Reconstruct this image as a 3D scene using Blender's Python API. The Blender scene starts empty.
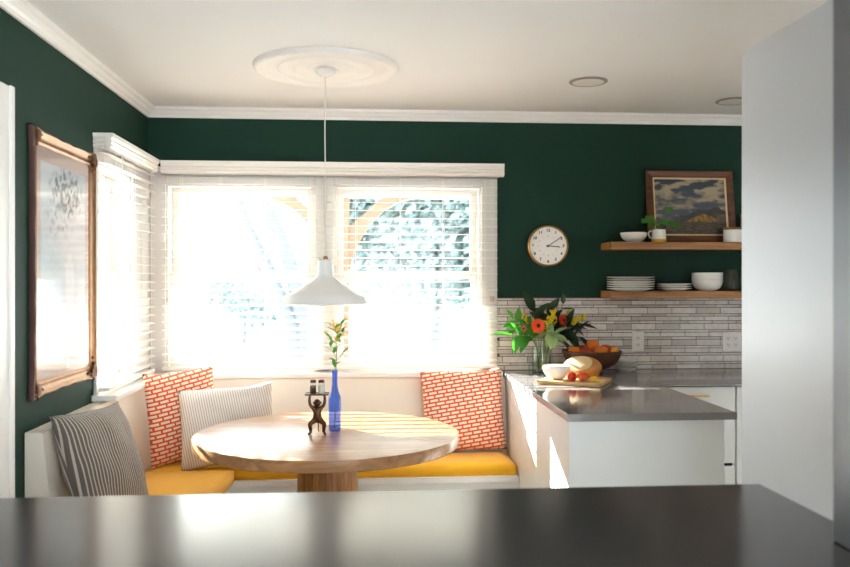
import bpy, bmesh, math, random
from mathutils import Vector, Matrix, noise
random.seed(7)
S = bpy.context.scene
COL = S.collection
PI = math.pi
R = math.radians

# ------------------------------------------------------------------ materials
def lin(c):
    def f(v):
        v /= 255.0
        return v / 12.92 if v <= 0.04045 else ((v + 0.055) / 1.055) ** 2.4
    return (f(c[0]), f(c[1]), f(c[2]), 1.0)

def nodes_of(m):
    m.use_nodes = True
    nt = m.node_tree
    return nt, nt.nodes, nt.links, nt.nodes['Principled BSDF']

def mat(name, rgb, rough=0.5, metal=0.0, coat=0.0, var=0.06, scale=8.0, bump=0.0, bscale=60.0, spec=0.5, sheen=0.0, trans=0.0, stretch=None):
    """principled material; base colour gently varied by noise, optional bump"""
    m = bpy.data.materials.new(name)
    nt, N, L, P = nodes_of(m)
    c = lin(rgb)
    P.inputs['Roughness'].default_value = rough
    P.inputs['Metallic'].default_value = metal
    P.inputs['Coat Weight'].default_value = coat
    P.inputs['Coat Roughness'].default_value = 0.08
    P.inputs['Specular IOR Level'].default_value = spec
    P.inputs['Sheen Weight'].default_value = sheen
    P.inputs['Transmission Weight'].default_value = trans
    tc = N.new('ShaderNodeTexCoord')
    mp = N.new('ShaderNodeMapping')
    L.new(tc.outputs['Object'], mp.inputs['Vector'])
    if stretch: mp.inputs['Scale'].default_value = stretch
    nz = N.new('ShaderNodeTexNoise'); nz.inputs['Scale'].default_value = scale
    nz.inputs['Detail'].default_value = 3.0
    L.new(mp.outputs[0], nz.inputs['Vector'])
    mx = N.new('ShaderNodeMix'); mx.data_type = 'RGBA'
    a = tuple(max(0, v * (1 - var)) for v in c[:3]) + (1,)
    b = tuple(min(1, v * (1 + var)) for v in c[:3]) + (1,)
    mx.inputs[6].default_value = a; mx.inputs[7].default_value = b
    L.new(nz.outputs['Fac'], mx.inputs[0])
    L.new(mx.outputs[2], P.inputs['Base Color'])
    if bump > 0:
        nb = N.new('ShaderNodeTexNoise'); nb.inputs['Scale'].default_value = bscale
        nb.inputs['Detail'].default_value = 2.0
        L.new(mp.outputs[0], nb.inputs['Vector'])
        bp = N.new('ShaderNodeBump'); bp.inputs['Strength'].default_value = bump
        bp.inputs['Distance'].default_value = 0.004
        L.new(nb.outputs['Fac'], bp.inputs['Height'])
        L.new(bp.outputs[0], P.inputs['Normal'])
    return m

def wood(name, dark, light, rough=0.4, axis='X', scale=1.0, coat=0.0, spec=0.5):
    m = bpy.data.materials.new(name)
    nt, N, L, P = nodes_of(m)
    P.inputs['Specular IOR Level'].default_value = spec
    P.inputs['Roughness'].default_value = rough
    P.inputs['Coat Weight'].default_value = coat
    P.inputs['Coat Roughness'].default_value = 0.12
    tc = N.new('ShaderNodeTexCoord'); mp = N.new('ShaderNodeMapping')
    L.new(tc.outputs['Object'], mp.inputs['Vector'])
    s = {'X': (1.2, 14, 14), 'Y': (14, 1.2, 14), 'Z': (14, 14, 1.2)}[axis]
    mp.inputs['Scale'].default_value = tuple(v * scale for v in s)
    n1 = N.new('ShaderNodeTexNoise'); n1.inputs['Scale'].default_value = 2.2
    n1.inputs['Detail'].default_value = 6; n1.inputs['Distortion'].default_value = 1.2
    L.new(mp.outputs[0], n1.inputs['Vector'])
    cr = N.new('ShaderNodeValToRGB')
    cr.color_ramp.elements[0].position = 0.3; cr.color_ramp.elements[0].color = lin(dark)
    cr.color_ramp.elements[1].position = 0.68; cr.color_ramp.elements[1].color = lin(light)
    L.new(n1.outputs['Fac'], cr.inputs[0])
    L.new(cr.outputs[0], P.inputs['Base Color'])
    bp = N.new('ShaderNodeBump'); bp.inputs['Strength'].default_value = 0.08
    bp.inputs['Distance'].default_value = 0.002
    L.new(n1.outputs['Fac'], bp.inputs['Height']); L.new(bp.outputs[0], P.inputs['Normal'])
    return m

def glass(name, tint=(1, 1, 1), gloss=1.0, rough=0.0, ior=1.45):
    """thin glass: light passes straight through, tinted, with a Fresnel reflection"""
    m = bpy.data.materials.new(name); m.use_nodes = True
    nt = m.node_tree; N = nt.nodes; L = nt.links; N.clear()
    out = N.new('ShaderNodeOutputMaterial')
    tr = N.new('ShaderNodeBsdfTransparent'); tr.inputs[0].default_value = (*tint, 1)
    gl = N.new('ShaderNodeBsdfGlossy'); gl.inputs['Roughness'].default_value = rough
    fr = N.new('ShaderNodeLayerWeight'); fr.inputs[0].default_value = 0.5
    pw = N.new('ShaderNodeMath'); pw.operation = 'POWER'; pw.inputs[1].default_value = 3.5
    ad = N.new('ShaderNodeMath'); ad.operation = 'ADD'; ad.inputs[1].default_value = 0.035; ad.use_clamp = True
    ml = N.new('ShaderNodeMath'); ml.operation = 'MULTIPLY'; ml.inputs[1].default_value = gloss
    L.new(fr.outputs['Facing'], pw.inputs[0]); L.new(pw.outputs[0], ad.inputs[0])
    mx = N.new('ShaderNodeMixShader')
    L.new(ad.outputs[0], ml.inputs[0]); L.new(ml.outputs[0], mx.inputs[0])
    L.new(tr.outputs[0], mx.inputs[1]); L.new(gl.outputs[0], mx.inputs[2])
    L.new(mx.outputs[0], out.inputs[0])
    return m

def leafmat(name, rgb, rough=0.45, transl=0.3):
    m = mat(name, rgb, rough, var=0.3, scale=25)
    nt, N, L, P = nodes_of(m)
    out = [n for n in N if n.type == 'OUTPUT_MATERIAL'][0]
    t = N.new('ShaderNodeBsdfTranslucent')
    c = lin(rgb); t.inputs[0].default_value = (min(1, c[0] * 1.6), min(1, c[1] * 1.7), c[2], 1)
    mx = N.new('ShaderNodeMixShader'); mx.inputs[0].default_value = transl
    L.new(P.outputs[0], mx.inputs[1]); L.new(t.outputs[0], mx.inputs[2]); L.new(mx.outputs[0], out.inputs[0])
    return m

def stripes(name, base, line, pitch, duty, axis=0, rough=0.9, rot=0.0):
    m = bpy.data.materials.new(name)
    nt, N, L, P = nodes_of(m)
    P.inputs['Roughness'].default_value = rough; P.inputs['Sheen Weight'].default_value = 0.2
    tc = N.new('ShaderNodeTexCoord'); mp = N.new('ShaderNodeMapping')
    mp.inputs['Rotation'].default_value = (0, rot, 0)
    L.new(tc.outputs['Object'], mp.inputs['Vector'])
    sp = N.new('ShaderNodeSeparateXYZ'); L.new(mp.outputs[0], sp.inputs[0])
    d = N.new('ShaderNodeMath'); d.operation = 'DIVIDE'; d.inputs[1].default_value = pitch
    L.new(sp.outputs[axis], d.inputs[0])
    f = N.new('ShaderNodeMath'); f.operation = 'FRACT'; L.new(d.outputs[0], f.inputs[0])
    g = N.new('ShaderNodeMath'); g.operation = 'LESS_THAN'; g.inputs[1].default_value = duty
    L.new(f.outputs[0], g.inputs[0])
    mx = N.new('ShaderNodeMix'); mx.data_type = 'RGBA'
    mx.inputs[6].default_value = lin(base); mx.inputs[7].default_value = lin(line)
    L.new(g.outputs[0], mx.inputs[0]); L.new(mx.outputs[2], P.inputs['Base Color'])
    return m

def brickcloth(name):
    m = bpy.data.materials.new(name)
    nt, N, L, P = nodes_of(m)
    P.inputs['Roughness'].default_value = 0.9; P.inputs['Sheen Weight'].default_value = 0.15
    tc = N.new('ShaderNodeTexCoord'); mp = N.new('ShaderNodeMapping')
    L.new(tc.outputs['Object'], mp.inputs['Vector'])
    mp.inputs['Rotation'].default_value = (R(90), 0, R(7))
    bk = N.new('ShaderNodeTexBrick')
    bk.inputs['Color1'].default_value = lin((243, 228, 206)); bk.inputs['Color2'].default_value = lin((238, 220, 196))
    bk.inputs['Mortar'].default_value = lin((222, 84, 38))
    bk.inputs['Scale'].default_value = 1.0
    bk.inputs['Brick Width'].default_value = 0.052; bk.inputs['Row Height'].default_value = 0.0212
    bk.inputs['Mortar Size'].default_value = 0.0048; bk.inputs['Mortar Smooth'].default_value = 0.1
    bk.offset = 0.38; bk.offset_frequency = 2
    L.new(mp.outputs[0], bk.inputs['Vector']); L.new(bk.outputs['Color'], P.inputs['Base Color'])
    return m

def vcol(name, rough=0.6, coat=0.0):
    m = bpy.data.materials.new(name)
    nt, N, L, P = nodes_of(m)
    a = N.new('ShaderNodeVertexColor'); a.layer_name = 'paint'
    P.inputs['Roughness'].default_value = rough; P.inputs['Coat Weight'].default_value = coat
    nz = N.new('ShaderNodeTexNoise'); nz.inputs['Scale'].default_value = 120
    mx = N.new('ShaderNodeMix'); mx.data_type = 'RGBA'; mx.blend_type = 'MULTIPLY'; mx.inputs[0].default_value = 0.12
    L.new(a.outputs[0], mx.inputs[6]); L.new(nz.outputs['Color'], mx.inputs[7])
    L.new(mx.outputs[2], P.inputs['Base Color'])
    return m

def tilemat(name):
    """stone mosaic: each tile (mesh island) takes a slightly different grey"""
    m = bpy.data.materials.new(name)
    nt, N, L, P = nodes_of(m)
    P.inputs['Roughness'].default_value = 0.42
    g = N.new('ShaderNodeNewGeometry')
    cr = N.new('ShaderNodeValToRGB')
    e = cr.color_ramp.elements
    e[0].position = 0; e[0].color = lin((196, 184, 176)); e[1].position = 1; e[1].color = lin((238, 230, 224))
    k = e.new(0.3); k.color = lin((218, 208, 200))
    L.new(g.outputs['Random Per Island'], cr.inputs[0])
    tc = N.new('ShaderNodeTexCoord'); nz = N.new('ShaderNodeTexNoise')
    nz.inputs['Scale'].default_value = 22; nz.inputs['Detail'].default_value = 5; nz.inputs['Distortion'].default_value = 1.5
    L.new(tc.outputs['Object'], nz.inputs['Vector'])
    c2 = N.new('ShaderNodeValToRGB'); c2.color_ramp.elements[0].position = 0.35
    c2.color_ramp.elements[0].color = (0.82, 0.8, 0.8, 1); c2.color_ramp.elements[1].position = 0.55
    L.new(nz.outputs['Fac'], c2.inputs[0])
    mx = N.new('ShaderNodeMix'); mx.data_type = 'RGBA'; mx.blend_type = 'MULTIPLY'; mx.inputs[0].default_value = 0.7
    L.new(cr.outputs[0], mx.inputs[6]); L.new(c2.outputs[0], mx.inputs[7]); L.new(mx.outputs[2], P.inputs['Base Color'])
    return m

M = {}
M['green'] = mat('green_wall_paint', (26, 56, 45), 0.6, var=0.05, scale=3, bump=0.05, bscale=180, spec=0.15)
M['ceiling'] = mat('ceiling_paint', (240, 239, 238), 0.8, var=0.015, scale=2, bump=0.05, bscale=150)
M['white'] = mat('white_trim_paint', (243, 240, 235), 0.35, var=0.015, scale=5)
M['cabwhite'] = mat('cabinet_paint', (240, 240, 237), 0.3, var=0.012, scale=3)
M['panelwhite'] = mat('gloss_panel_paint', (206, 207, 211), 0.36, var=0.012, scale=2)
M['cream'] = mat('cream_bench_panel', (240, 230, 216), 0.55, var=0.02, scale=6, bump=0.06, bscale=220)
M['sash'] = mat('window_sash_paint', (216, 209, 202), 0.4, var=0.02)
M['slat'] = mat('blind_slat_paint', (240, 235, 228), 0.4, var=0.01)
M['cord'] = mat('blind_cord', (235, 228, 218), 0.8)
M['tassel'] = mat('tassel_wood', (205, 180, 150), 0.5)
M['floor'] = wood('floor_oak', (190, 184, 176), (222, 217, 209), 0.4, 'Y', 0.6)
M['glass'] = glass('window_glass', (0.96, 0.98, 0.97), 0.8)
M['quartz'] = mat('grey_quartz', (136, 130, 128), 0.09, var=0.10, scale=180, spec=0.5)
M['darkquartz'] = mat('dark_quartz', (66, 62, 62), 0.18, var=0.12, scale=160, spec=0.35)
M['yellow'] = mat('mustard_cloth', (247, 182, 28), 0.85, var=0.05, scale=14, bump=0.15, bscale=40, sheen=0.2)
M['orange_cloth'] = brickcloth('orange_brick_cloth')
M['ticking_backlit'] = stripes('backlit_ticking', (226, 218, 212), (178, 168, 164), 0.0125, 0.34, 0, rot=R(8))  # ticking cloth with its backlit paleness put into the colour
M['ticking_shaded'] = stripes('shaded_ticking', (100, 91, 87), (190, 178, 164), 0.017, 0.32, 0, rot=R(-3))  # same ticking cloth, darkened in colour to give its shade
M['oak_table'] = wood('oak_table', (150, 104, 66), (196, 146, 100), 0.28, 'X', 0.8, spec=0.5)
M['oak_edge'] = wood('oak_pedestal', (128, 80, 40), (188, 132, 76), 0.35, 'Z', 1.2)
M['oak_shelf'] = wood('oak_shelf', (124, 78, 36), (178, 124, 66), 0.42, 'X', 1.0)
M['walnut'] = wood('dark_frame_wood', (66, 36, 16), (116, 66, 30), 0.4, 'X', 1.2)
M['board'] = wood('maple_board', (206, 160, 104), (234, 198, 146), 0.5, 'X', 1.4)
M['brass'] = mat('brass', (196, 150, 84), 0.28, metal=1.0)
M['gilt'] = mat('aged_gilt', (150, 112, 78), 0.38, metal=0.75, var=0.35, scale=30, bump=0.3, bscale=90)
M['giltdark'] = mat('dark_gilt', (112, 72, 40), 0.45, metal=0.6, var=0.4, scale=60, bump=0.4, bscale=120)
M['maroonshade'] = mat('shaded_maroon_side', (70, 34, 28), 0.5, var=0.2)  # maroon frame side, darkened in colour to carry its shade
M['mount'] = mat('mauve_mount_board', (206, 182, 172), 0.8, var=0.03)
M['plaque'] = mat('paper_plaque', (240, 232, 214), 0.7)
M['picglass'] = glass('picture_glass', (0.98, 0.98, 0.98), 0.5, rough=0.1)
M['print'] = vcol('faded_print', 0.7)
M['painting'] = vcol('oil_painting', 0.5)
M['liner'] = mat('painting_liner', (222, 196, 150), 0.6)
M['bronze'] = mat('aged_bronze', (98, 66, 44), 0.35, metal=0.8, var=0.3, scale=60, bump=0.2, bscale=200)
M['bluebottle'] = glass('cobalt_glass', (0.58, 0.69, 1.0), 0.8)
M['clear'] = glass('clear_glass', (0.94, 0.97, 0.95), 1.0)
M['waterg'] = glass('vase_water', (0.86, 0.92, 0.86), 0.7, ior=1.33)
M['porcelain'] = mat('white_porcelain', (243, 240, 234), 0.2, var=0.012)
M['greyglaze'] = mat('grey_glaze', (196, 192, 190), 0.25, var=0.03)
M['mugyellow'] = mat('yellow_glaze', (224, 178, 44), 0.3)
M['shade'] = mat('white_enamel', (238, 236, 232), 0.25, var=0.01)
M['copper'] = mat('copper_fitting', (190, 130, 90), 0.35, metal=0.9)
M['plaster'] = mat('white_plaster', (246, 242, 236), 0.55, var=0.01)
M['dial'] = mat('clock_dial', (250, 246, 240), 0.5, var=0.01)
M['ink'] = mat('black_ink', (28, 26, 26), 0.5)
M['faintink'] = mat('grey_ink', (150, 143, 136), 0.6)
M['tile'] = tilemat('stone_mosaic')
M['grout'] = mat('grey_grout', (84, 74, 70), 0.9)
M['outlet'] = mat('outlet_plastic', (236, 230, 224), 0.35)
M['slot'] = mat('outlet_slot', (40, 38, 36), 0.6)
M['dark'] = mat('gap_shade', (24, 22, 20), 0.8)  # near-black colour standing in for shade in the drawer gaps
M['silver'] = mat('satin_nickel', (206, 202, 198), 0.3, metal=1.0)
M['ringgrey'] = mat('grey_ring_paint', (150, 146, 143), 0.4)
M['lens'] = mat('frosted_lens', (232, 228, 222), 0.5)
M['wicker'] = mat('brown_wicker', (78, 48, 26), 0.6, var=0.35, scale=70)
M['crust'] = mat('bread_crust', (190, 134, 76), 0.65, var=0.35, scale=22, bump=0.4, bscale=70)
M['crumb'] = mat('bread_crumb', (226, 192, 146), 0.85, var=0.06, scale=60, bump=0.5, bscale=160)
M['peach'] = mat('peach_skin', (226, 112, 34), 0.5, var=0.45, scale=14)
M['peachred'] = mat('red_peach_skin', (188, 62, 32), 0.5, var=0.5, scale=14)
M['peachyel'] = mat('yellow_fruit_skin', (236, 156, 48), 0.5, var=0.25, scale=14)
M['orangefruit'] = mat('orange_fruit_skin', (240, 128, 14), 0.45, var=0.12, scale=12)
M['strawred'] = mat('red_fruit_flesh', (206, 52, 26), 0.35, var=0.3, scale=50)
M['strawor'] = mat('orange_fruit_flesh', (226, 92, 34), 0.35, var=0.3, scale=50)
M['cheese'] = mat('yellow_fruit_flesh', (250, 198, 60), 0.45, var=0.1, scale=60)
M['leaf'] = leafmat('green_leaf', (70, 140, 54))
M['leafdark'] = leafmat('dark_leaf', (26, 58, 34), 0.35, 0.12)
M['leafpale'] = leafmat('sage_leaf', (150, 178, 128), 0.5, 0.25)
M['stem'] = mat('green_stem', (106, 136, 66), 0.6)
M['petal'] = leafmat('orange_petal', (232, 84, 26), 0.5, 0.25)
M['petalred'] = leafmat('red_petal', (204, 62, 26), 0.5, 0.2)
M['petalpink'] = leafmat('pink_petal', (236, 98, 110), 0.5, 0.2)
M['floret'] = mat('flower_centre', (96, 36, 16), 0.8)
M['golden'] = leafmat('goldenrod', (240, 206, 40), 0.6, 0.25)
M['sprigyel'] = leafmat('sprig_yellow', (226, 176, 46), 0.6, 0.3)
M['pepper'] = mat('ground_pepper', (86, 62, 46), 0.9, var=0.5, scale=300)
M['salt'] = mat('table_salt', (244, 242, 240), 0.9)
M['shakercap'] = mat('shaker_cap', (92, 48, 44), 0.35, metal=0.5)
M['porchwood'] = mat('porch_timber', (128, 98, 82), 0.7, var=0.06, scale=6)
M['porchwhite'] = mat('porch_white_paint', (246, 238, 228), 0.7, var=0.02)
M['bark'] = mat('grey_bark', (88, 90, 94), 0.9, var=0.2, scale=10, bump=0.5, bscale=30)
M['treeleaf'] = leafmat('evergreen_leaf', (88, 104, 106), 0.4, 0.2)
M['hazegreen'] = leafmat('far_leaf', (92, 104, 108), 0.6, 0.2)
M['ground'] = mat('pale_dry_ground', (206, 208, 210), 0.9, var=0.08, scale=0.6)
M['house'] = mat('house_siding', (150, 150, 150), 0.8)
M['roof'] = mat('house_roof', (92, 96, 104), 0.85, var=0.1)
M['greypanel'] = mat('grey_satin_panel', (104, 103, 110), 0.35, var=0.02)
M['redsign'] = mat('red_sign', (220, 60, 66), 0.5)

# ------------------------------------------------------------------ mesh helpers
ORIG = {}
def thing(name, label, cat, loc=(0, 0, 0), rotz=0.0, group=None):
    o = bpy.data.objects.new(name, None); COL.objects.link(o)
    o.empty_display_size = 0.1
    o.location = loc; o.rotation_euler = (0, 0, rotz)
    if label: o['label'] = label
    if cat: o['category'] = cat
    if group: o['group'] = group
    ORIG[o.name] = Vector(loc)
    return o

def struct(name, loc=(0, 0, 0)):
    o = thing(name, None, None, loc); o['kind'] = 'structure'; return o

def root_origin(o):
    while o.parent: o = o.parent
    return ORIG[o.name]

def obj(name, bm, m, parent=None, local=False, smooth=False, label=None, kind=None):
    """link a bmesh as ONE object. World-space verts are moved to the thing's own origin unless local."""
    me = bpy.data.meshes.new(name)
    if parent is not None:
        if not local:
            bmesh.ops.translate(bm, vec=-root_origin(parent), verts=bm.verts)
        o = bpy.data.objects.new(name, me); o.parent = parent
    else:
        o = bpy.data.objects.new(name, me)
        if not local and bm.verts:
            xs = [v.co.x for v in bm.verts]; ys = [v.co.y for v in bm.verts]; zs = [v.co.z for v in bm.verts]
            c = Vector(((min(xs) + max(xs)) / 2, (min(ys) + max(ys)) / 2, min(zs)))
            bmesh.ops.translate(bm, vec=-c, verts=bm.verts); o.location = c
            ORIG[o.name] = c
        else:
            ORIG[o.name] = Vector((0, 0, 0))
    bmesh.ops.recalc_face_normals(bm, faces=bm.faces)
    bm.to_mesh(me); bm.free()
    COL.objects.link(o)
    ms = m if isinstance(m, (list, tuple)) else [m]
    for k in ms: me.materials.append(k)
    if smooth:
        for p in me.polygons: p.use_smooth = True
        if smooth == 'auto':
            try: me.set_sharp_from_angle(angle=R(38))
            except Exception: pass
    if label: o['label'] = label
    if kind: o['kind'] = kind
    return o

def tag(o, label, cat, group=None):
    o['label'] = label; o['category'] = cat
    if group: o['group'] = group
    return o

def single(name, bm, m, label, cat, group=None, smooth=False):
    return tag(obj(name, bm, m, smooth=smooth), label, cat, group)

def copy_tree(o, parent=None):
    c = o.copy(); COL.objects.link(c)
    if parent is not None: c.parent = parent
    for ch in list(o.children): copy_tree(ch, c)
    return c

def B(): return bmesh.new()

def box(bm, x0, x1, y0, y1, z0, z1, bev=0.0, seg=2):
    vs = [bm.verts.new(p) for p in ((x0, y0, z0), (x1, y0, z0), (x1, y1, z0), (x0, y1, z0), (x0, y0, z1), (x1, y0, z1), (x1, y1, z1), (x0, y1, z1))]
    fs = [bm.faces.new([vs[i] for i in f]) for f in ((0, 3, 2, 1), (4, 5, 6, 7), (0, 1, 5, 4), (1, 2, 6, 5), (2, 3, 7, 6), (3, 0, 4, 7))]
    if bev > 0:
        es = set(e for f in fs for e in f.edges)
        bmesh.ops.bevel(bm, geom=list(es), offset=bev, segments=seg, affect='EDGES', profile=0.5)
    return bm

def prism(bm, pts, axis, a, b):
    """extrude a 2-D outline along an axis. axis X: pts=(y,z); Y: (x,z); Z: (x,y)"""
    def P(p, t):
        return {'X': (t, p[0], p[1]), 'Y': (p[0], t, p[1]), 'Z': (p[0], p[1], t)}[axis]
    A = [bm.verts.new(P(p, a)) for p in pts]; Bv = [bm.verts.new(P(p, b)) for p in pts]
    n = len(pts)
    bm.faces.new(A); bm.faces.new(Bv[::-1])
    for i in range(n): bm.faces.new((A[i], A[(i + 1) % n], Bv[(i + 1) % n], Bv[i]))
    return bm

def lathe(bm, prof, c=(0, 0, 0), seg=40, close=False, rmod=None, mi=None):
    """revolve (r,z) profile about the vertical axis through c"""
    rings = []
    for (r, z) in prof:
        if r < 1e-6: rings.append([bm.verts.new((c[0], c[1], c[2] + z))])
        else:
            ring = []
            for i in range(seg):
                a = 2 * PI * i / seg; rr = r * (rmod(a) if rmod else 1)
                ring.append(bm.verts.new((c[0] + rr * math.cos(a), c[1] + rr * math.sin(a), c[2] + z)))
            rings.append(ring)
    pairs = list(zip(rings[:-1], rings[1:]))
    if close: pairs.append((rings[-1], rings[0]))
    for k, (p, q) in enumerate(pairs):
        for i in range(seg):
            j = (i + 1) % seg
            try:
                if len(p) == 1 and len(q) == 1: continue
                if len(p) == 1: f = bm.faces.new((p[0], q[j], q[i]))
                elif len(q) == 1: f = bm.faces.new((p[i], p[j], q[0]))
                else: f = bm.faces.new((p[i], p[j], q[j], q[i]))
                if mi: f.material_index = mi[k]
            except ValueError: pass
    return bm

def tube(bm, pts, rad, seg=10, cap=True):
    pts = [Vector(p) for p in pts]; n = len(pts)
    rs = rad if isinstance(rad, (list, tuple)) else [rad] * n
    rings = []; up = None
    for i, p in enumerate(pts):
        t = (pts[min(i + 1, n - 1)] - pts[max(i - 1, 0)]).normalized()
        if up is None: up = t.orthogonal().normalized()
        else:
            up = (up - t * up.dot(t))
            up = up.normalized() if up.length > 1e-6 else t.orthogonal().normalized()
        s = t.cross(up)
        rings.append([bm.verts.new(p + (up * math.cos(2 * PI * k / seg) + s * math.sin(2 * PI * k / seg)) * rs[i]) for k in range(seg)])
    for a, b in zip(rings[:-1], rings[1:]):
        for k in range(seg): bm.faces.new((a[k], a[(k + 1) % seg], b[(k + 1) % seg], b[k]))
    if cap: bm.faces.new(rings[0][::-1]); bm.faces.new(rings[-1])
    return bm

def ball(bm, c, r, sc=(1, 1, 1), u=16, v=12, wob=0.0, rot=None, seed=0):
    res = bmesh.ops.create_uvsphere(bm, u_segments=u, v_segments=v, radius=1.0)
    for w in res['verts']:
        p = w.co.copy()
        k = 1 + (wob * noise.noise(p * 1.7 + Vector((seed, seed * 2.3, 0))) if wob else 0)
        p = Vector((p.x * sc[0], p.y * sc[1], p.z * sc[2])) * r * k
        if rot is not None: p = rot @ p
        w.co = p + Vector(c)
    return bm

def curve_pts(a, b, c, n=8):
    a, b, c = Vector(a), Vector(b), Vector(c)
    return [(1 - t) ** 2 * a + 2 * t * (1 - t) * b + t * t * c for t in [i / n for i in range(n + 1)]]

def leaf(bm, base, d, length, width, up=(0, 0, 1), droop=0.25, n=6, fold=0.25, shape=0.8):
    """one leaf blade: pointed, folded along its midrib and drooping, with a little thickness"""
    base = Vector(base); d = Vector(d).normalized(); up = Vector(up)
    s = d.cross(up)
    if s.length < 1e-4: s = d.orthogonal()
    s.normalize(); nn = s.cross(d).normalized()
    L_, Mi, R_ = [], [], []
    for i in range(n + 1):
        t = i / n
        w = width * 0.5 * (math.sin(PI * t ** shape) ** 0.85 if 0 < t < 1 else 0.02)
        p = base + d * length * t - nn * droop * length * t * t
        Mi.append(bm.verts.new(p)); L_.append(bm.verts.new(p + s * w + nn * fold * w)); R_.append(bm.verts.new(p - s * w + nn * fold * w))
    for i in range(n):
        bm.faces.new((L_[i], L_[i + 1], Mi[i + 1], Mi[i])); bm.faces.new((Mi[i], Mi[i + 1], R_[i + 1], R_[i]))
    return bm

def text_mesh(bm, body, size, pos, mi=0, depth=0.0008, bold=0.0):
    """text in the XZ plane facing -Y, centred on pos"""
    cu = bpy.data.curves.new('numeral_curve', 'FONT'); cu.body = body; cu.size = size
    cu.align_x = 'CENTER'; cu.align_y = 'CENTER'; cu.extrude = depth; cu.offset = bold
    o = bpy.data.objects.new('numeral_curve', cu); COL.objects.link(o)
    dg = bpy.context.evaluated_depsgraph_get()
    me = bpy.data.meshes.new_from_object(o.evaluated_get(dg))
    k = len(bm.verts); bm.from_mesh(me); bm.verts.ensure_lookup_table()
    for v in bm.verts[k:]:
        x, y, z = v.co; v.co = Vector((pos[0] + x, pos[1] - z, pos[2] + y))
    bpy.data.objects.remove(o); bpy.data.curves.remove(cu); bpy.data.meshes.remove(me)
    return bm

# ------------------------------------------------------------------ the room
XL, YB, ZC = -1.251, 4.87, 2.44
XR, YF = 2.75, -1.7
WT = 0.16
# window openings
WIN = [(-1.145, -0.29), (-0.18, 0.685)]
WZ0, WZ1 = 0.915, 2.0
LY0, LY1 = 3.955, 4.52

b = B(); box(b, XL - 0.3, XR + 0.3, YF - 0.3, YB + WT, -0.12, 0.0); o = obj('floor', b, M['floor']); o['kind'] = 'structure'
b = B(); box(b, XL - 0.2, XR + 0.2, YF - 0.2, YB + WT, ZC, ZC + 0.12); o = obj('ceiling', b, M['ceiling']); o['kind'] = 'structure'
b = B()
box(b, XL - WT, XR + WT, YB, YB + WT, 0, WZ0); box(b, XL - WT, XR + WT, YB, YB + WT, WZ1, ZC)
box(b, XL - WT, WIN[0][0], YB, YB + WT, WZ0, WZ1); box(b, WIN[0][1], WIN[1][0], YB, YB + WT, WZ0, WZ1)
box(b, WIN[1][1], XR + WT, YB, YB + WT, WZ0, WZ1)
o = obj('wall_back', b, M['green']); o['kind'] = 'structure'
b = B()
box(b, XL - WT, XL, YF, YB, 0, WZ0 if False else 0.0001 + 0.0)
b.free(); b = B()
DY0, DY1, DZ = 2.12, 2.89, 2.03
box(b, XL - WT, XL, YF, DY0, 0, ZC); box(b, XL - WT, XL, DY0, DY1, DZ, ZC)
box(b, XL - WT, XL, DY1, LY0, 0, ZC); box(b, XL - WT, XL, LY1, YB, 0, ZC)
box(b, XL - WT, XL, LY0, LY1, 0, WZ0); box(b, XL - WT, XL, LY0, LY1, WZ1, ZC)
o = obj('wall_left', b, M['green']); o['kind'] = 'structure'
b = B(); box(b, XR, XR + WT, YF, YB, 0, ZC); o = obj('wall_right', b, M['cream']); o['kind'] = 'structure'
b = B()   # unseen wall behind the camera; broad opening added for daylight fill
FX0, FX1, FZ0, FZ1 = 0.0, 2.7, 0.05, 2.38
box(b, XL - WT, FX0, YF - WT, YF, 0, ZC); box(b, FX1, XR + WT, YF - WT, YF, 0, ZC)
box(b, FX0, FX1, YF - WT, YF, 0, FZ0); box(b, FX0, FX1, YF - WT, YF, FZ1, ZC)
o = obj('wall_front', b, M['cream']); o['kind'] = 'structure'
w4 = struct('fill_window', (1.45, YF - 0.08, FZ0))  # unseen window, sized and placed to brighten the room
b = B()
for x in (FX0, 1.0, 1.8, FX1 - 0.05): box(b, x, x + 0.05, YF - 0.11, YF - 0.05, FZ0, FZ1)
for z in (FZ0, FZ1 - 0.05): box(b, FX0, FX1, YF - 0.11, YF - 0.05, z, z + 0.05)
obj('window_frame', b, M['white'], w4)

# crown moulding (profile stepped like the photo: cove and bead)
CP = [(0, 0), (0.012, 0), (0.016, 0.014), (0.026, 0.022), (0.034, 0.036), (0.046, 0.042), (0.05, 0.057), (0, 0.057)]
b = B(); prism(b, [(YB - d, ZC - 0.057 + h) for d, h in CP], 'X', XL, XR); o = obj('trim_1', b, M['white']); o['kind'] = 'structure'
b = B(); prism(b, [(XL + d, ZC - 0.057 + h) for d, h in CP], 'Y', YF, YB); o = obj('trim_2', b, M['white']); o['kind'] = 'structure'
# door casing at the near end of the left wall, with its closed door
b = B()
box(b, XL, XL + 0.022, DY1 - 0.005, 2.985, 0, 2.12, 0.006); box(b, XL, XL + 0.022, DY0 - 0.1, DY1, DZ, 2.12, 0.006)
box(b, XL, XL + 0.022, DY0 - 0.1, DY0 + 0.005, 0, DZ, 0.006); box(b, XL + 0.02, XL + 0.032, 2.955, 2.985, 0, 2.12, 0.004)
o = obj('trim_3', b, M['white']); o['kind'] = 'structure'
d1 = struct('door_1', (XL - 0.08, 2.5, 0))
b = B(); box(b, XL - 0.1, XL - 0.06, DY0, DY1, 0.0, DZ, 0.002)
for z0, z1 in ((0.2, 0.9), (1.05, 1.85)):
    for y0, y1 in ((DY0 + 0.12, DY0 + 0.4), (DY1 - 0.4, DY1 - 0.12)): box(b, XL - 0.062, XL - 0.052, y0, y1, z0, z1, 0.004)
obj('door_leaf', b, M['white'], d1)
b = B(); ball(b, (XL - 0.03, DY0 + 0.07, 1.0), 0.028); obj('door_handle', b, M['brass'], d1, smooth=True)

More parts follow.
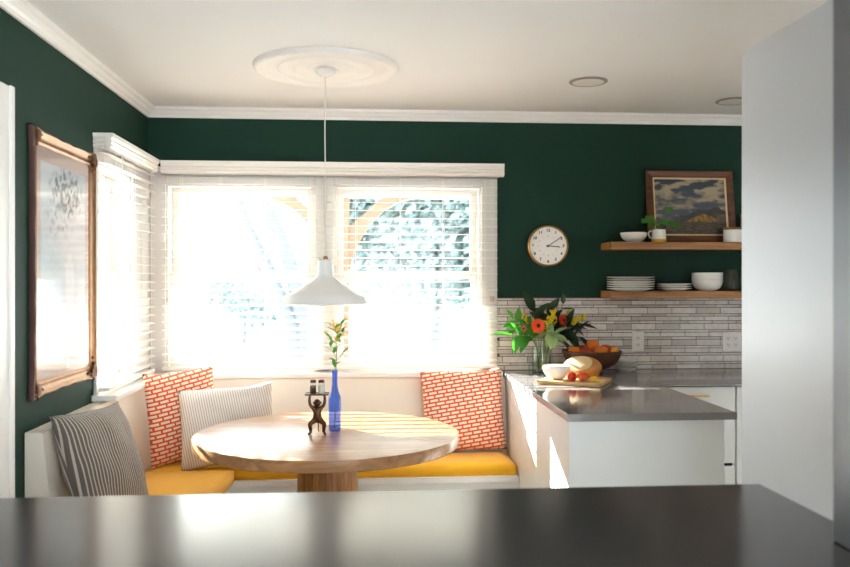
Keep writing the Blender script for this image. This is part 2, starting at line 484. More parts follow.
# windows: frame, two sashes, two panes each
def sash(b, plane, a0, a1, t0, t1, z0, z1, w, wb, wt):
    """four rails of one sash; plane 'Y' = in back wall (a along x, t along y), 'X' = left wall"""
    for (p0, p1, q0, q1) in ((a0, a0 + w, z0, z1), (a1 - w, a1, z0, z1), (a0 + w, a1 - w, z0, z0 + wb), (a0 + w, a1 - w, z1 - wt, z1)):
        if plane == 'Y': box(b, p0, p1, t0, t1, q0, q1, 0.003, 1)
        else: box(b, t0, t1, p0, p1, q0, q1, 0.003, 1)

def pane(plane, a0, a1, t, z0, z1):
    b = B()
    if plane == 'Y': box(b, a0, a1, t, t + 0.003, z0, z1)
    else: box(b, t, t + 0.003, a0, a1, z0, z1)
    return b

def window(name, plane, a0, a1, extra):
    s = 1 if plane == 'Y' else -1
    t = YB if plane == 'Y' else XL
    def T(d0, d1): return tuple(sorted((t + s * d0, t + s * d1)))
    org = ((a0 + a1) / 2, YB + 0.08, WZ0) if plane == 'Y' else (XL - 0.08, (a0 + a1) / 2, WZ0)
    w = struct(name, org)
    b = B(); j = 0.012; t0, t1 = T(0.0, 0.16)
    for (p0, p1, q0, q1) in ((a0, a0 + j, WZ0, WZ1), (a1 - j, a1, WZ0, WZ1), (a0 + j, a1 - j, WZ0, WZ0 + j), (a0 + j, a1 - j, WZ1 - j, WZ1)):
        if plane == 'Y': box(b, p0, p1, t0, t1, q0, q1)
        else: box(b, t0, t1, p0, p1, q0, q1)
    for (p0, p1, q0, q1) in extra:                                   # flat casing on the wall face
        u0, u1 = T(-0.016, 0.0)
        if plane == 'Y': box(b, p0, p1, u0, u1, q0, q1, 0.003, 1)
        else: box(b, u0, u1, p0, p1, q0, q1, 0.003, 1)
    obj('window_frame', b, M['sash'], w)
    zm = 1.476
    b = B(); u0, u1 = T(0.095, 0.13); sash(b, plane, a0 + j, a1 - j, u0, u1, zm - 0.024, WZ1 - j, 0.038, 0.046, 0.03); obj('upper_sash', b, M['sash'], w)
    b = B(); v0, v1 = T(0.055, 0.09); sash(b, plane, a0 + j, a1 - j, v0, v1, WZ0 + j, zm + 0.024, 0.038, 0.05, 0.048); obj('lower_sash', b, M['sash'], w)
    obj('pane', pane(plane, a0 + j + 0.036, a1 - j - 0.036, (u0 + u1) / 2, zm + 0.02, WZ1 - j - 0.028), M['glass'], w)
    obj('pane', pane(plane, a0 + j + 0.036, a1 - j - 0.036, (v0 + v1) / 2, WZ0 + j + 0.048, zm - 0.022), M['glass'], w)
    return w
window('window_1', 'Y', *WIN[0], [(XL + 0.017, WIN[0][0], WZ0, 2.10), (WIN[0][0], WIN[0][1], WZ1, 2.10), (WIN[0][1], -0.235, WZ0, 2.10)])
window('window_2', 'Y', *WIN[1], [(-0.235, WIN[1][0], WZ0, 2.10), (WIN[1][0], WIN[1][1], WZ1, 2.10), (WIN[1][1], 0.782, WZ0, 2.10)])
window('window_3', 'X', LY0, LY1, [(3.915, LY0, WZ0, 2.10), (LY0, LY1, WZ1, 2.10), (LY1, YB - 0.001, WZ0, 2.10)])
# window stools
b = B(); box(b, -1.15, 0.80, YB - 0.125, YB + 0.05, 0.887, 0.915, 0.006); o = obj('trim_4', b, M['white']); o['kind'] = 'structure'
b = B(); box(b, XL - 0.05, XL + 0.115, 3.89, YB, 0.887, 0.915, 0.006); o = obj('trim_5', b, M['white']); o['kind'] = 'structure'

# ------------------------------------------------------------------ blinds
VP = [(0.0, 0.0), (0.055, 0.0), (0.078, 0.006), (0.088, 0.018), (0.080, 0.026), (0.089, 0.036), (0.080, 0.046), (0.090, 0.058), (0.092, 0.075), (0, 0.075)]
def blind(name, label, plane, a0, a1, cords, pulls, ret0):
    t = YB if plane == 'Y' else XL
    s = -1 if plane == 'Y' else 1
    zt, zb = 2.125, 0.935
    org = ((a0 + a1) / 2, YB - 0.07, 0.916) if plane == 'Y' else (XL + 0.07, (a0 + a1) / 2, 0.916)
    th = thing(name, label, 'window blind', org, group=None)
    def BX(b, p0, p1, d0, d1, z0, z1, bev=0.0):
        q0, q1 = sorted((t + s * d0, t + s * d1))
        if plane == 'Y': box(b, p0, p1, q0, q1, z0, z1, bev, 1)
        else: box(b, q0, q1, p0, p1, z0, z1, bev, 1)
    # valance with mitred returns
    b = B()
    prof = [(t + s * d, zt - 0.075 + h) for d, h in VP if d > 0.05] + [(t + s * 0.076, zt)]
    prof = [(t + s * d, zt - 0.075 + h) for d, h in VP[1:-1]] + [(t + s * 0.055, zt)]
    prism(b, prof, 'X' if plane == 'Y' else 'Y', ret0[0], ret0[1])
    for e in ret0[2]:                                                # the ridged return at a free end
        k = 1 if e == ret0[1] else -1
        pe = [(e + k * (d - 0.0915), zt - 0.075 + h) for d, h in VP[2:-1]]
        pe = [(e - k * 0.032, zt - 0.075)] + pe + [(e - k * 0.032, zt)]
        q0, q1 = sorted((t + s * 0.0, t + s * 0.0565))
        if plane == 'Y': prism(b, pe, 'Y', q0, q1)
        else: prism(b, pe, 'X', q0, q1)
    obj('valance', b, M['slat'], th)
    b = B(); BX(b, a0, a1, 0.02, 0.052, 2.055, 2.10); obj('headrail', b, M['slat'], th)
    # slats: gently bowed, the room edge dipping about ten degrees
    b = B(); n = 24; pitch = (2.035 - 0.975) / (n - 1)
    for i in range(n):
        z = 0.975 + i * pitch; top = []; bot = []
        for k in range(4):
            u = -0.025 + 0.05 * k / 3
            zz = z - u * math.tan(R(6.5)) + 0.0015 * (1 - (u / 0.025) ** 2)
            d = 0.045 + u * math.cos(R(6.5))
            top.append((t + s * d, zz + 0.001)); bot.append((t + s * d, zz - 0.001))
        prism(b, top + bot[::-1], 'X' if plane == 'Y' else 'Y', a0, a1)
    obj('slats', b, M['slat'], th)
    b = B(); BX(b, a0, a1, 0.02, 0.07, 0.928, 0.948, 0.004); obj('bottom_rail', b, M['slat'], th)
    for c in cords:
        b = B()
        for d in (0.018, 0.071): BX(b, c - 0.0012, c + 0.0012, d - 0.0008, d + 0.0008, 0.945, 2.06)
        BX(b, c + 0.008, c + 0.0095, 0.0445, 0.046, 0.945, 2.06)
        obj('ladder_cord', b, M['cord'], th)
    for (c, z, d) in pulls:
        b = B(); BX(b, c - 0.001, c + 0.001, d - 0.001, d + 0.001, z, 2.06); pc = obj('pull_cord', b, M['cord'], th)
        pos = (c, t + s * d, z - 0.03) if plane == 'Y' else (t + s * d, c, z - 0.03)
        b = B(); lathe(b, [(0, 0), (0.0055, 0.001), (0.006, 0.012), (0.004, 0.03), (0, 0.032)], pos, 10); obj('tassel', b, M['tassel'], pc, smooth=True)
    return th
blind('window_blind', 'wide white slatted blind over the pair of windows on the back wall', 'Y', -1.155, 0.775,
      [-1.05, -0.83, -0.575, -0.315, -0.055, 0.205, 0.455, 0.70], [(0.735, 1.35, 0.078), (0.748, 1.35, 0.078), (-1.12, 1.35, 0.078)], (-1.158, 0.813, [0.813]))
blind('window_blind', 'narrow white slatted blind over the left wall window beside the gilt picture', 'X', 3.925, 4.765,
      [4.02, 4.36, 4.68], [(4.105, 1.31, 0.078), (4.10, 1.25, 0.082)], (3.905, 4.775, [3.905]))

# ------------------------------------------------------------------ banquette
bq = thing('corner_banquette', 'built-in cream corner bench with slanted backrests under the two windows', 'bench', (-0.3, 4.4, 0))
b = B()
prism(b, [(-1.15, 0), (-1.15, 0.405), (-0.69, 0.405), (-0.69, 0.375), (-0.705, 0.37), (-0.705, 0.09), (-0.76, 0.09), (-0.76, 0)], 'Y', 3.16, 4.34)
prism(b, [(YB - 0.01, 0), (YB - 0.01, 0.405), (4.335, 0.405), (4.335, 0.375), (4.35, 0.37), (4.35, 0.09), (4.40, 0.09), (4.40, 0)], 'X', -1.2, 0.815)
obj('seat_base', b, M['white'], bq)
b = B(); prism(b, [(XL + 0.002, 0), (XL + 0.002, 0.883), (XL + 0.063, 0.883), (XL + 0.066, 0.875), (XL + 0.115, 0.405), (XL + 0.12, 0)], 'Y', 3.14, YB - 0.01)
obj('backrest', b, M['cream'], bq)
b = B(); prism(b, [(YB - 0.002, 0.4), (YB - 0.002, 0.883), (YB - 0.095, 0.883), (YB - 0.10, 0.875), (YB - 0.16, 0.405)], 'X', XL + 0.06, 0.815)
obj('backrest', b, M['cream'], bq)

def cushion(name, x0, x1, y0, y1, z0, z1, label):
    b = B(); nx = max(4, int((x1 - x0) / 0.04)); ny = max(4, int((y1 - y0) / 0.04))
    r = 0.02
    def P(i, j, top):
        u = i / nx; v = j / ny
        x = x0 + (x1 - x0) * u; y = y0 + (y1 - y0) * v
        e = min(x - x0, x1 - x, y - y0, y1 - y)
        k = min(1, e / 0.1)
        n_ = noise.noise(Vector((x * 5, y * 5, z0))) * 0.004 + noise.noise(Vector((x * 16, y * 13, 3))) * 0.0015
        z = (z1 - 0.016 + 0.016 * math.sqrt(max(0, 1 - (1 - k) ** 2)) + n_ * k) if top else z0
        return (x, y, z)
    T = [[b.verts.new(P(i, j, True)) for j in range(ny + 1)] for i in range(nx + 1)]
    U = [[b.verts.new(P(i, j, False)) for j in range(ny + 1)] for i in range(nx + 1)]
    for i in range(nx):
        for j in range(ny):
            b.faces.new((T[i][j], T[i + 1][j], T[i + 1][j + 1], T[i][j + 1])); b.faces.new((U[i][j], U[i][j + 1], U[i + 1][j + 1], U[i + 1][j]))
    for i in range(nx):
        b.faces.new((T[i][0], U[i][0], U[i + 1][0], T[i + 1][0])); b.faces.new((T[i][ny], T[i + 1][ny], U[i + 1][ny], U[i][ny]))
    for j in range(ny):
        b.faces.new((T[0][j], T[0][j + 1], U[0][j + 1], U[0][j])); b.faces.new((T[nx][j], U[nx][j], U[nx][j + 1], T[nx][j + 1]))
    es = [e for e in b.edges if len(e.link_faces) == 2 and e.calc_face_angle(0) > 0.9]
    bmesh.ops.bevel(b, geom=es, offset=0.014, segments=3, affect='EDGES', profile=0.5)
    o = obj(name, b, M['yellow'], smooth=True)
    tag(o, label, 'seat cushion', 'mustard bench cushions')
    return o
cushion('bench_cushion', -1.128, -0.675, 3.17, 4.352, 0.406, 0.472, 'mustard yellow seat cushion along the left wall under the shade-toned striped pillow')
cushion('bench_cushion', -1.128, 0.806, 4.358, 4.704, 0.406, 0.472, 'long mustard yellow seat cushion along the back windows behind the table')

# ------------------------------------------------------------------ pillows
def pillow(name, label, m, w, h, t, loc, rotz, lean, roll=0.0, seed=0, wr=0.006, group=None):
    """stuffed pillow, seam round the rim; origin at the middle of the bottom edge"""
    b = B(); n = 22
    def P(i, j, s):
        u = -1 + 2 * i / n; v = -1 + 2 * j / n
        f = max(0.0, (1 - abs(u) ** 2.4) * (1 - abs(v) ** 2.4))
        d = t * 0.5 * f ** 0.55
        pin = 1 - 0.045 * (1 - v * v) * abs(u) ** 3; pin2 = 1 - 0.045 * (1 - u * u) * abs(v) ** 3
        x = u * w / 2 * pin; z = (v * pin2 + 1) * h / 2
        q = Vector((u * 2.2 + seed * 5.1, v * 2.2, seed + s * 2))
        wv = wr * (noise.noise(q) + 0.6 * abs(noise.noise(q * Vector((3.4, 1.2, 1)).x if False else Vector((q.x * 3, q.y * 1.3, q.z))))) * min(1, f * 3)
        return (x, s * (d + wv), z + 0.01 * noise.noise(Vector((u * 1.4, seed * 3.0, v))) )
    F = [[b.verts.new(P(i, j, -1)) for j in range(n + 1)] for i in range(n + 1)]
    G = [[None] * (n + 1) for _ in range(n + 1)]
    for i in range(n + 1):
        for j in range(n + 1):
            G[i][j] = F[i][j] if i in (0, n) or j in (0, n) else b.verts.new(P(i, j, 1))
    for i in range(n):
        for j in range(n):
            b.faces.new((F[i][j], F[i + 1][j], F[i + 1][j + 1], F[i][j + 1])); b.faces.new((G[i][j], G[i][j + 1], G[i + 1][j + 1], G[i + 1][j]))
    o = obj(name, b, m, local=True, smooth=True)
    o.location = loc
    o.rotation_euler = (Matrix.Rotation(rotz, 3, 'Z') @ Matrix.Rotation(lean, 3, 'X') @ Matrix.Rotation(roll, 3, 'Y')).to_euler()
    tag(o, label, 'pillow', group)
    return o
# lean < 0 tips the top back (away from the -Y facing front)
pillow('throw_pillow', 'orange and cream brick-patterned pillow in the left corner of the bench', M['orange_cloth'], 0.41, 0.49, 0.12, (-0.945, 4.492, 0.477), R(40), R(-6), R(-3), 1)
pillow('throw_pillow', 'ticking striped lumbar pillow, toned pale as backlit, leaning beside the left orange pillow', M['ticking_backlit'], 0.49, 0.42, 0.17, (-0.70, 4.358, 0.478), R(7), R(-17), R(-4), 2, 0.016)
pillow('throw_pillow', 'orange and cream brick-patterned pillow leaning at the right end beside the peninsula', M['orange_cloth'], 0.47, 0.46, 0.13, (0.565, 4.622, 0.480), R(0), R(-11), R(-2), 3)
pillow('throw_pillow', 'ticking striped pillow, toned dark as in shade, nearest the camera against the left bench back', M['ticking_shaded'], 0.53, 0.47, 0.16, (-0.975, 3.395, 0.483), R(80), R(-20), R(3), 4, 0.009)

# ------------------------------------------------------------------ round table
TC = (-0.168, 3.745)
tb = thing('round_table', 'round oak pedestal table with a glossy top in the breakfast nook', 'table', (TC[0], TC[1], 0))
b = B(); lathe(b, [(0, 0), (0.586, 0), (0.590, 0.004), (0.590, 0.046), (0.5888, 0.049), (0.586, 0.05), (0, 0.05)], (TC[0], TC[1], 0.71), 96)
obj('tabletop', b, M['oak_table'], tb, smooth='auto')
b = B(); lathe(b, [(0, 0), (0.135, 0), (0.135, 0.71), (0, 0.71)], (TC[0], TC[1], 0), 180, rmod=lambda a: 1 - 0.018 * abs(math.sin(a * 30)) ** 6)
obj('pedestal', b, M['oak_edge'], tb, smooth='auto')
b = B(); lathe(b, [(0, 0), (0.27, 0), (0.275, 0.01), (0.27, 0.03), (0.136, 0.035), (0, 0.035)], (TC[0], TC[1], 0.0), 64)
obj('base_plate', b, M['oak_edge'], tb, smooth='auto')

# ------------------------------------------------------------------ monkey figurine and shakers
MX, MY, MZ = -0.212, 3.70, 0.76
mk = thing('monkey_figurine', 'small bronze monkey figurine holding a tray overhead on the round table', 'figurine', (MX, MY, MZ))
def skin(name, verts, edges, radii, m, parent, sub=2, rootv=0):
    me = bpy.data.meshes.new(name); me.from_pydata(verts, edges, []); me.materials.append(m)
    o = bpy.data.objects.new(name, me); COL.objects.link(o); o.parent = parent
    md = o.modifiers.new('Skin', 'SKIN'); md.use_smooth_shade = True
    if not me.skin_vertices: return o
    for i, r in enumerate(radii):
        sv = me.skin_vertices[0].data[i]; sv.radius = (r, r) if not isinstance(r, tuple) else r; sv.use_root = (i == rootv)
    sb = o.modifiers.new('Subdivision', 'SUBSURF'); sb.levels = sub; sb.render_levels = sub
    return o
mv = [(0, 0, 0.070), (0, -0.001, 0.092), (0, -0.002, 0.112), (0, -0.004, 0.124),                      # pelvis, belly, chest, neck
      (0.016, 0, 0.116), (0.031, -0.002, 0.132), (0.034, 0, 0.152), (0.033, 0, 0.166), (0.031, 0.002, 0.1735),   # right arm
      (-0.016, 0, 0.116), (-0.031, -0.002, 0.132), (-0.034, 0, 0.152), (-0.033, 0, 0.166), (-0.031, 0.002, 0.1735),
      (0.014, -0.002, 0.062), (0.033, -0.012, 0.047), (0.029, -0.004, 0.025), (0.029, 0.0, 0.008), (0.035, -0.014, 0.005), (0.038, -0.024, 0.004),   # right leg
      (-0.014, -0.002, 0.062), (-0.033, -0.012, 0.047), (-0.029, -0.004, 0.025), (-0.029, 0.0, 0.008), (-0.035, -0.014, 0.005), (-0.038, -0.024, 0.004),
      (0, 0.012, 0.060), (0.004, 0.022, 0.040), (0.003, 0.024, 0.018), (0.006, 0.030, 0.006)]           # tail
me_ = [(0, 1), (1, 2), (2, 3), (2, 4), (4, 5), (5, 6), (6, 7), (7, 8), (2, 9), (9, 10), (10, 11), (11, 12), (12, 13),
       (0, 14), (14, 15), (15, 16), (16, 17), (17, 18), (18, 19), (0, 20), (20, 21), (21, 22), (22, 23), (23, 24), (24, 25), (0, 26), (26, 27), (27, 28), (28, 29)]
mr = [0.0165, 0.0175, 0.0185, 0.0105, 0.0105, 0.0085, 0.0068, 0.0058, 0.0062, 0.0105, 0.0085, 0.0068, 0.0058, 0.0062,
      0.0135, 0.0115, 0.0085, 0.0068, 0.0068, 0.005, 0.0135, 0.0115, 0.0085, 0.0068, 0.0068, 0.005, 0.0036, 0.0024, 0.002, 0.0018]
body = skin('body', mv, me_, mr, M['bronze'], mk)
b = B()
ball(b, (0, -0.008, 0.1395), 0.0175, (0.95, 1, 1.02)); ball(b, (0, -0.0225, 0.1345), 0.0095, (1.1, 0.8, 0.85))
for s in (-1, 1):
    ball(b, (s * 0.0170, -0.005, 0.141), 0.006, (0.5, 0.8, 1)); ball(b, (s * 0.0055, -0.0235, 0.1430), 0.0026)
tube(b, [(-0.009, -0.0215, 0.1478), (0, -0.0252, 0.1486), (0.009, -0.0215, 0.1478)], 0.0028, 6)
obj('head', b, M['bronze'], mk, local=True, smooth=True)
b = B(); box(b, -0.052, 0.052, -0.030, 0.034, 0.1755, 0.1795, 0.0012); box(b, -0.052, 0.052, -0.031, -0.029, 0.1785, 0.1825); box(b, -0.052, 0.052, 0.033, 0.035, 0.1785, 0.1825)
box(b, -0.053, -0.051, -0.031, 0.035, 0.1785, 0.1825); box(b, 0.051, 0.053, -0.031, 0.035, 0.1785, 0.1825)
obj('tray', b, M['bronze'], mk, local=True, label='shallow bronze tray')
def shaker(x, fill, label):
    t = thing('shaker', label, 'shaker', (MX + x, MY + 0.002, MZ + 0.1796), group='shakers on the monkey tray')
    b = B(); lathe(b, [(0, 0), (0.0155, 0), (0.0165, 0.003), (0.0135, 0.05), (0.0125, 0.052)], (0, 0, 0), 20); obj('glass_body', b, M['clear'], t, local=True, smooth=True)
    b = B(); lathe(b, [(0, 0.002), (0.0138, 0.002), (0.0128, 0.036), (0, 0.038)], (0, 0, 0), 16); obj('contents', b, fill, t, local=True, smooth=True)
    b = B(); lathe(b, [(0.0130, 0.050), (0.0132, 0.056), (0.0115, 0.062), (0, 0.064)], (0, 0, 0), 20); obj('cap', b, M['shakercap'], t, local=True, smooth='auto')
shaker(-0.0185, M['pepper'], 'small pepper shaker filled with brown pepper on the monkey tray')
shaker(0.0185, M['salt'], 'small salt shaker filled with white salt on the monkey tray')

# ------------------------------------------------------------------ blue bottle and sprig
BX_, BY_ = -0.137, 3.775
b = B()
lathe(b, [(0, 0), (0.026, 0), (0.029, 0.004), (0.0295, 0.14), (0.027, 0.158), (0.0165, 0.185), (0.0135, 0.21), (0.0125, 0.262), (0.0145, 0.264), (0.0145, 0.275), (0.0115, 0.276), (0.0105, 0.21), (0.0145, 0.184), (0.025, 0.157), (0.0270, 0.14), (0.0265, 0.010), (0, 0.008)], (BX_, BY_, 0.76), 28)
single('glass_bottle', b, M['bluebottle'], 'tall cobalt blue glass bottle standing on the round table', 'bottle', smooth=True)
sp = thing('flower_sprig', 'leafy sprig with yellow buds standing in the blue bottle', 'flowers', (BX_, BY_, 0.775))
b = B()
stem = curve_pts((0, 0, 0), (0.004, 0, 0.25), (0.012, 0, 0.44), 10); tube(b, stem, 0.0017, 6)
br = []
for k in range(9):
    z = 0.30 + 0.018 * k; a = k * 2.4; l = 0.075 - 0.003 * k
    p0 = Vector((0.006 + 0.0007 * k, 0, z)); p1 = p0 + Vector((math.cos(a) * l * 0.62, math.sin(a) * l * 0.5, l * 0.85))
    tube(b, [p0, (p0 + p1) / 2 + Vector((0, 0, -0.004)), p1], 0.0009, 5); br.append((p0, p1, a))
obj('stem', b, M['stem'], sp, local=True, smooth=True)
b = B(); f = B()
for k, (p0, p1, a) in enumerate(br):
    for q in range(3):
        t = 0.3 + 0.25 * q; p = p0.lerp(p1, t); aa = a + (1 if q % 2 else -1) * 0.9
        leaf(b, p, (math.cos(aa), math.sin(aa) * 0.6, 0.55), 0.050, 0.017, droop=0.1, n=4)
    if k > 1:
        for q in range(5):
            p = p1 + Vector((random.uniform(-0.008, 0.008), random.uniform(-0.008, 0.008), random.uniform(-0.010, 0.012)))
            leaf(f, p, (math.cos(a) + random.uniform(-.4, .4), math.sin(a), random.uniform(0.2, 1.0)), 0.027, 0.009, droop=0.0, n=3)
for k in range(4):
    leaf(b, (0.004, 0, 0.262 + 0.012 * k), (math.cos(k * 2.5 + 1.9), math.sin(k * 2.5), 0.8), 0.05, 0.019, droop=0.15)
for q in range(14):
    leaf(f, (0.012 + random.uniform(-0.012, 0.012), random.uniform(-0.01, 0.01), 0.425 + random.uniform(0, 0.03)), (random.uniform(-1, 1), random.uniform(-1, 1), 0.9), 0.030, 0.010, droop=0, n=3)
obj('foliage', b, M['leaf'], sp, local=True, smooth=True); obj('blossoms', f, M['sprigyel'], sp, local=True, smooth=True)

# ------------------------------------------------------------------ pendant, medallion, downlights
PX, PY = -0.183, 3.80
b = B(); lathe(b, [(0, -0.026), (0.05, -0.026), (0.062, -0.016), (0.085, -0.016), (0.095, -0.009), (0.13, -0.009), (0.15, -0.017), (0.165, -0.009), (0.205, -0.008), (0.222, -0.017), (0.235, -0.008), (0.280, -0.008), (0.292, -0.020), (0.312, -0.026), (0.325, -0.023), (0.334, -0.014), (0.336, 0.0), (0, 0)], (PX + 0.003, 3.875, ZC), 96)
single('ceiling_medallion', b, M['plaster'], 'round white plaster ceiling medallion with concentric rings above the pendant lamp', 'ceiling medallion', smooth='auto')
pl = thing('pendant_lamp', 'white enamel schoolhouse pendant lamp hanging over the round table', 'pendant lamp', (PX, 3.845, 1.336))
PYc = 3.845
b = B()
ro = [(0.197, 0.0), (0.200, 0.004), (0.188, 0.032), (0.186, 0.036), (0.160, 0.050), (0.110, 0.082), (0.064, 0.110), (0.046, 0.122), (0.039, 0.134), (0.036, 0.150), (0.035, 0.190), (0.033, 0.200), (0.024, 0.206), (0.0, 0.207)]
ri = [(0.0, 0.203), (0.022, 0.202), (0.030, 0.198), (0.032, 0.15), (0.036, 0.132), (0.044, 0.118), (0.062, 0.106), (0.108, 0.078), (0.158, 0.046), (0.183, 0.032), (0.194, 0.004)]
lathe(b, ro + ri, (PX, PYc, 1.336), 72, close=False)
obj('shade', b, M['shade'], pl, smooth='auto')
b = B(); lathe(b, [(0.0, 0.205), (0.012, 0.206), (0.011, 0.216), (0.005, 0.222), (0, 0.222)], (PX, PYc, 1.336), 20); obj('socket_cap', b, M['copper'], pl, smooth=True)
b = B(); tube(b, [(PX, PYc, 1.555), (PX + 0.001, PYc, 1.9), (PX - 0.002, PYc, 2.13), (PX, PYc, 2.405)], 0.0028, 8); obj('cord', b, M['cord'], pl, smooth=True)
b = B(); lathe(b, [(0, -0.030), (0.012, -0.029), (0.03, -0.02), (0.046, -0.006), (0.048, 0), (0, 0)], (PX, PYc, ZC - 0.0265), 36); obj('canopy', b, M['shade'], pl, smooth='auto')
b = B(); ball(b, (PX, PYc, 1.386), 0.03); lathe(b, [(0, 0), (0.014, 0), (0.014, 0.10), (0, 0.10)], (PX, PYc, 1.405), 16); obj('light_bulb', b, M['lens'], pl, smooth='auto')

def downlight(x, y, label):
    t = thing('recessed_downlight', label, 'downlight', (x, y, ZC), group='recessed downlights over the kitchen')
    b = B(); lathe(b, [(0.076, 0.0), (0.095, -0.001), (0.096, -0.005), (0.088, -0.009), (0.078, -0.008)], (0, 0, 0), 40, close=True); obj('trim_ring', b, M['ringgrey'], t, local=True, smooth='auto')
    b = B(); lathe(b, [(0, -0.0015), (0.05, -0.0025), (0.070, -0.005), (0.078, -0.008), (0.077, -0.0005), (0, -0.0005)], (0, 0, 0), 40); obj('reflector', b, M['lens'], t, local=True, smooth=True)
downlight(1.113, 4.06, 'round recessed ceiling downlight in full view above the clock')
downlight(2.035, 4.44, 'round recessed ceiling downlight half hidden by the tall white cabinet')

# ------------------------------------------------------------------ clock
CX_, CZ_ = 1.083, 1.648
ck = thing('wall_clock', 'round brass-rimmed wall clock with white dial on the green wall', 'clock', (CX_, YB, CZ_))
def toY(bm):                                                          # turn a z-axis lathe to face -Y
    for v in bm.verts: v.co = Vector((v.co.x, -v.co.z, v.co.y))
    return bm
b = B(); lathe(b, [(0, 0.0), (0.116, 0.0), (0.121, 0.006), (0.121, 0.044), (0.117, 0.048), (0.112, 0.046), (0.111, 0.034), (0, 0.034)], (0, 0, 0), 72); obj('case', toY(b), M['brass'], ck, local=True, smooth='auto')
b = B(); lathe(b, [(0, 0.0345), (0.1115, 0.0345), (0.1115, 0.036), (0, 0.036)], (0, 0, 0), 64); obj('dial', toY(b), M['dial'], ck, local=True)
for h in range(1, 13):
    a = PI / 2 - h * PI / 6
    b = B(); text_mesh(b, str(h), 0.0235, (0.092 * math.cos(a), -0.0368, 0.092 * math.sin(a)), bold=0.0007); obj('numeral', b, M['ink'], ck, local=True)
    b = B(); text_mesh(b, str(h + 12), 0.0095, (0.057 * math.cos(a), -0.0366, 0.057 * math.sin(a)), depth=0.0004); obj('inner_numeral', b, M['faintink'], ck, local=True)
def hand(name, ang, l, w, d):
    b = B(); box(b, -0.012, l, -d - 0.0015, -d, -w / 2, w / 2)
    bmesh.ops.rotate(b, matrix=Matrix.Rotation(-ang, 3, 'Y'), verts=b.verts); obj(name, b, M['ink'], ck, local=True)
hand('hour_hand', R(-5), 0.072, 0.0048, 0.0385); hand('minute_hand', R(34), 0.096, 0.0036, 0.0405)
b = B(); lathe(b, [(0, 0.036), (0.006, 0.036), (0.006, 0.044), (0, 0.045)], (0, 0, 0), 16); obj('centre_pin', toY(b), M['ink'], ck, local=True, smooth='auto')

# ------------------------------------------------------------------ backsplash, outlets
b = B(); box(b, 0.7825, XR, YB - 0.004, YB - 0.0002, 0.905, 1.343); bs_back = b
bs = thing('tile_backsplash', 'grey linear mosaic tile backsplash between the worktop and the green wall', 'backsplash', (1.8, YB, 0.91))
obj('grout', bs_back, M['grout'], bs)
b = B(); z = 0.913; k = 0
rows = [0.0235, 0.0105, 0.0335, 0.012]
offs = [0.03, 0.065, 0.0, 0.10]
rng = random.Random(3)
while z < 1.335:
    h = min(rows[k % 4], 1.342 - z); x = 0.795 - 0.15 + offs[k % 4] + rng.choice((0, 0.02, 0.05))
    while x < XR:
        x0, x1 = max(0.784, x + 0.0022), min(XR, x + 0.1478)
        if x1 - x0 > 0.0008: box(b, x0, x1, YB - 0.0095 - rng.random() * 0.0015, YB - 0.0035, z, z + h)
        x += 0.15
    z += h + 0.0042; k += 1
obj('mosaic_tiles', b, M['tile'], bs)

def outlet(x, z, w, label, holes):
    t = thing('power_outlet', label, 'outlet', (x, YB - 0.0115, z), group=None)
    b = B(); box(b, -w / 2, w / 2, -0.006, 0.0, -0.058, 0.058, 0.003); obj('cover_plate', b, M['outlet'], t, local=True)
    for hx in holes:
        for hz in (-0.02, 0.02):
            b = B(); box(b, hx - 0.0165, hx + 0.0165, -0.008, -0.0061, hz - 0.0145, hz + 0.0145, 0.0008)
            rc = obj('receptacle', b, M['outlet'], t, local=True)
            b = B()
            for sx in (-0.006, 0.006): box(b, hx + sx - 0.0014, hx + sx + 0.0014, -0.0086, -0.0079, hz - 0.002, hz + 0.0075)
            box(b, hx - 0.002, hx + 0.002, -0.0086, -0.0079, hz - 0.0095, hz - 0.0055)
            obj('slots', b, M['slot'], rc, local=True)
outlet(1.634, 1.077, 0.073, 'single white power outlet on the tiles between the basket and the wide outlet', [0])
outlet(2.215, 1.073, 0.118, 'double-width white outlet on the tiles beside the tall cabinet', [-0.023, 0.023])

# ------------------------------------------------------------------ worktop, peninsula, base cabinets
b = B(); prism(b, [(0.804, 3.247), (1.503, 3.247), (1.503, 4.341), (XR - 0.005, 4.341), (XR - 0.005, YB - 0.012), (0.804, YB - 0.012)], 'Z', 0.88, 0.91)
es = [e for e in b.edges if abs(e.verts[0].co.z - e.verts[1].co.z) < 1e-6]
bmesh.ops.bevel(b, geom=es, offset=0.0025, segments=2, affect='EDGES')
single('stone_worktop', b, M['quartz'], 'grey polished stone worktop running over the peninsula and along the tiled wall', 'worktop')
pn = thing('peninsula_cabinet', 'white peninsula cabinet under the grey worktop at the end of the bench', 'cabinet', (1.14, 3.9, 0))
b = B(); box(b, 0.84, 1.445, 3.30, 4.33, 0.0, 0.879); obj('body', b, M['cabwhite'], pn)
b = B(); box(b, 0.817, 0.8395, 3.300, YB - 0.012, 0.0, 0.879, 0.0015, 1); obj('side_panel', b, M['cabwhite'], pn)
b = B(); box(b, 0.817, 1.462, 3.272, 3.2995, 0.0, 0.879, 0.0015, 1); obj('end_panel', b, M['cabwhite'], pn)
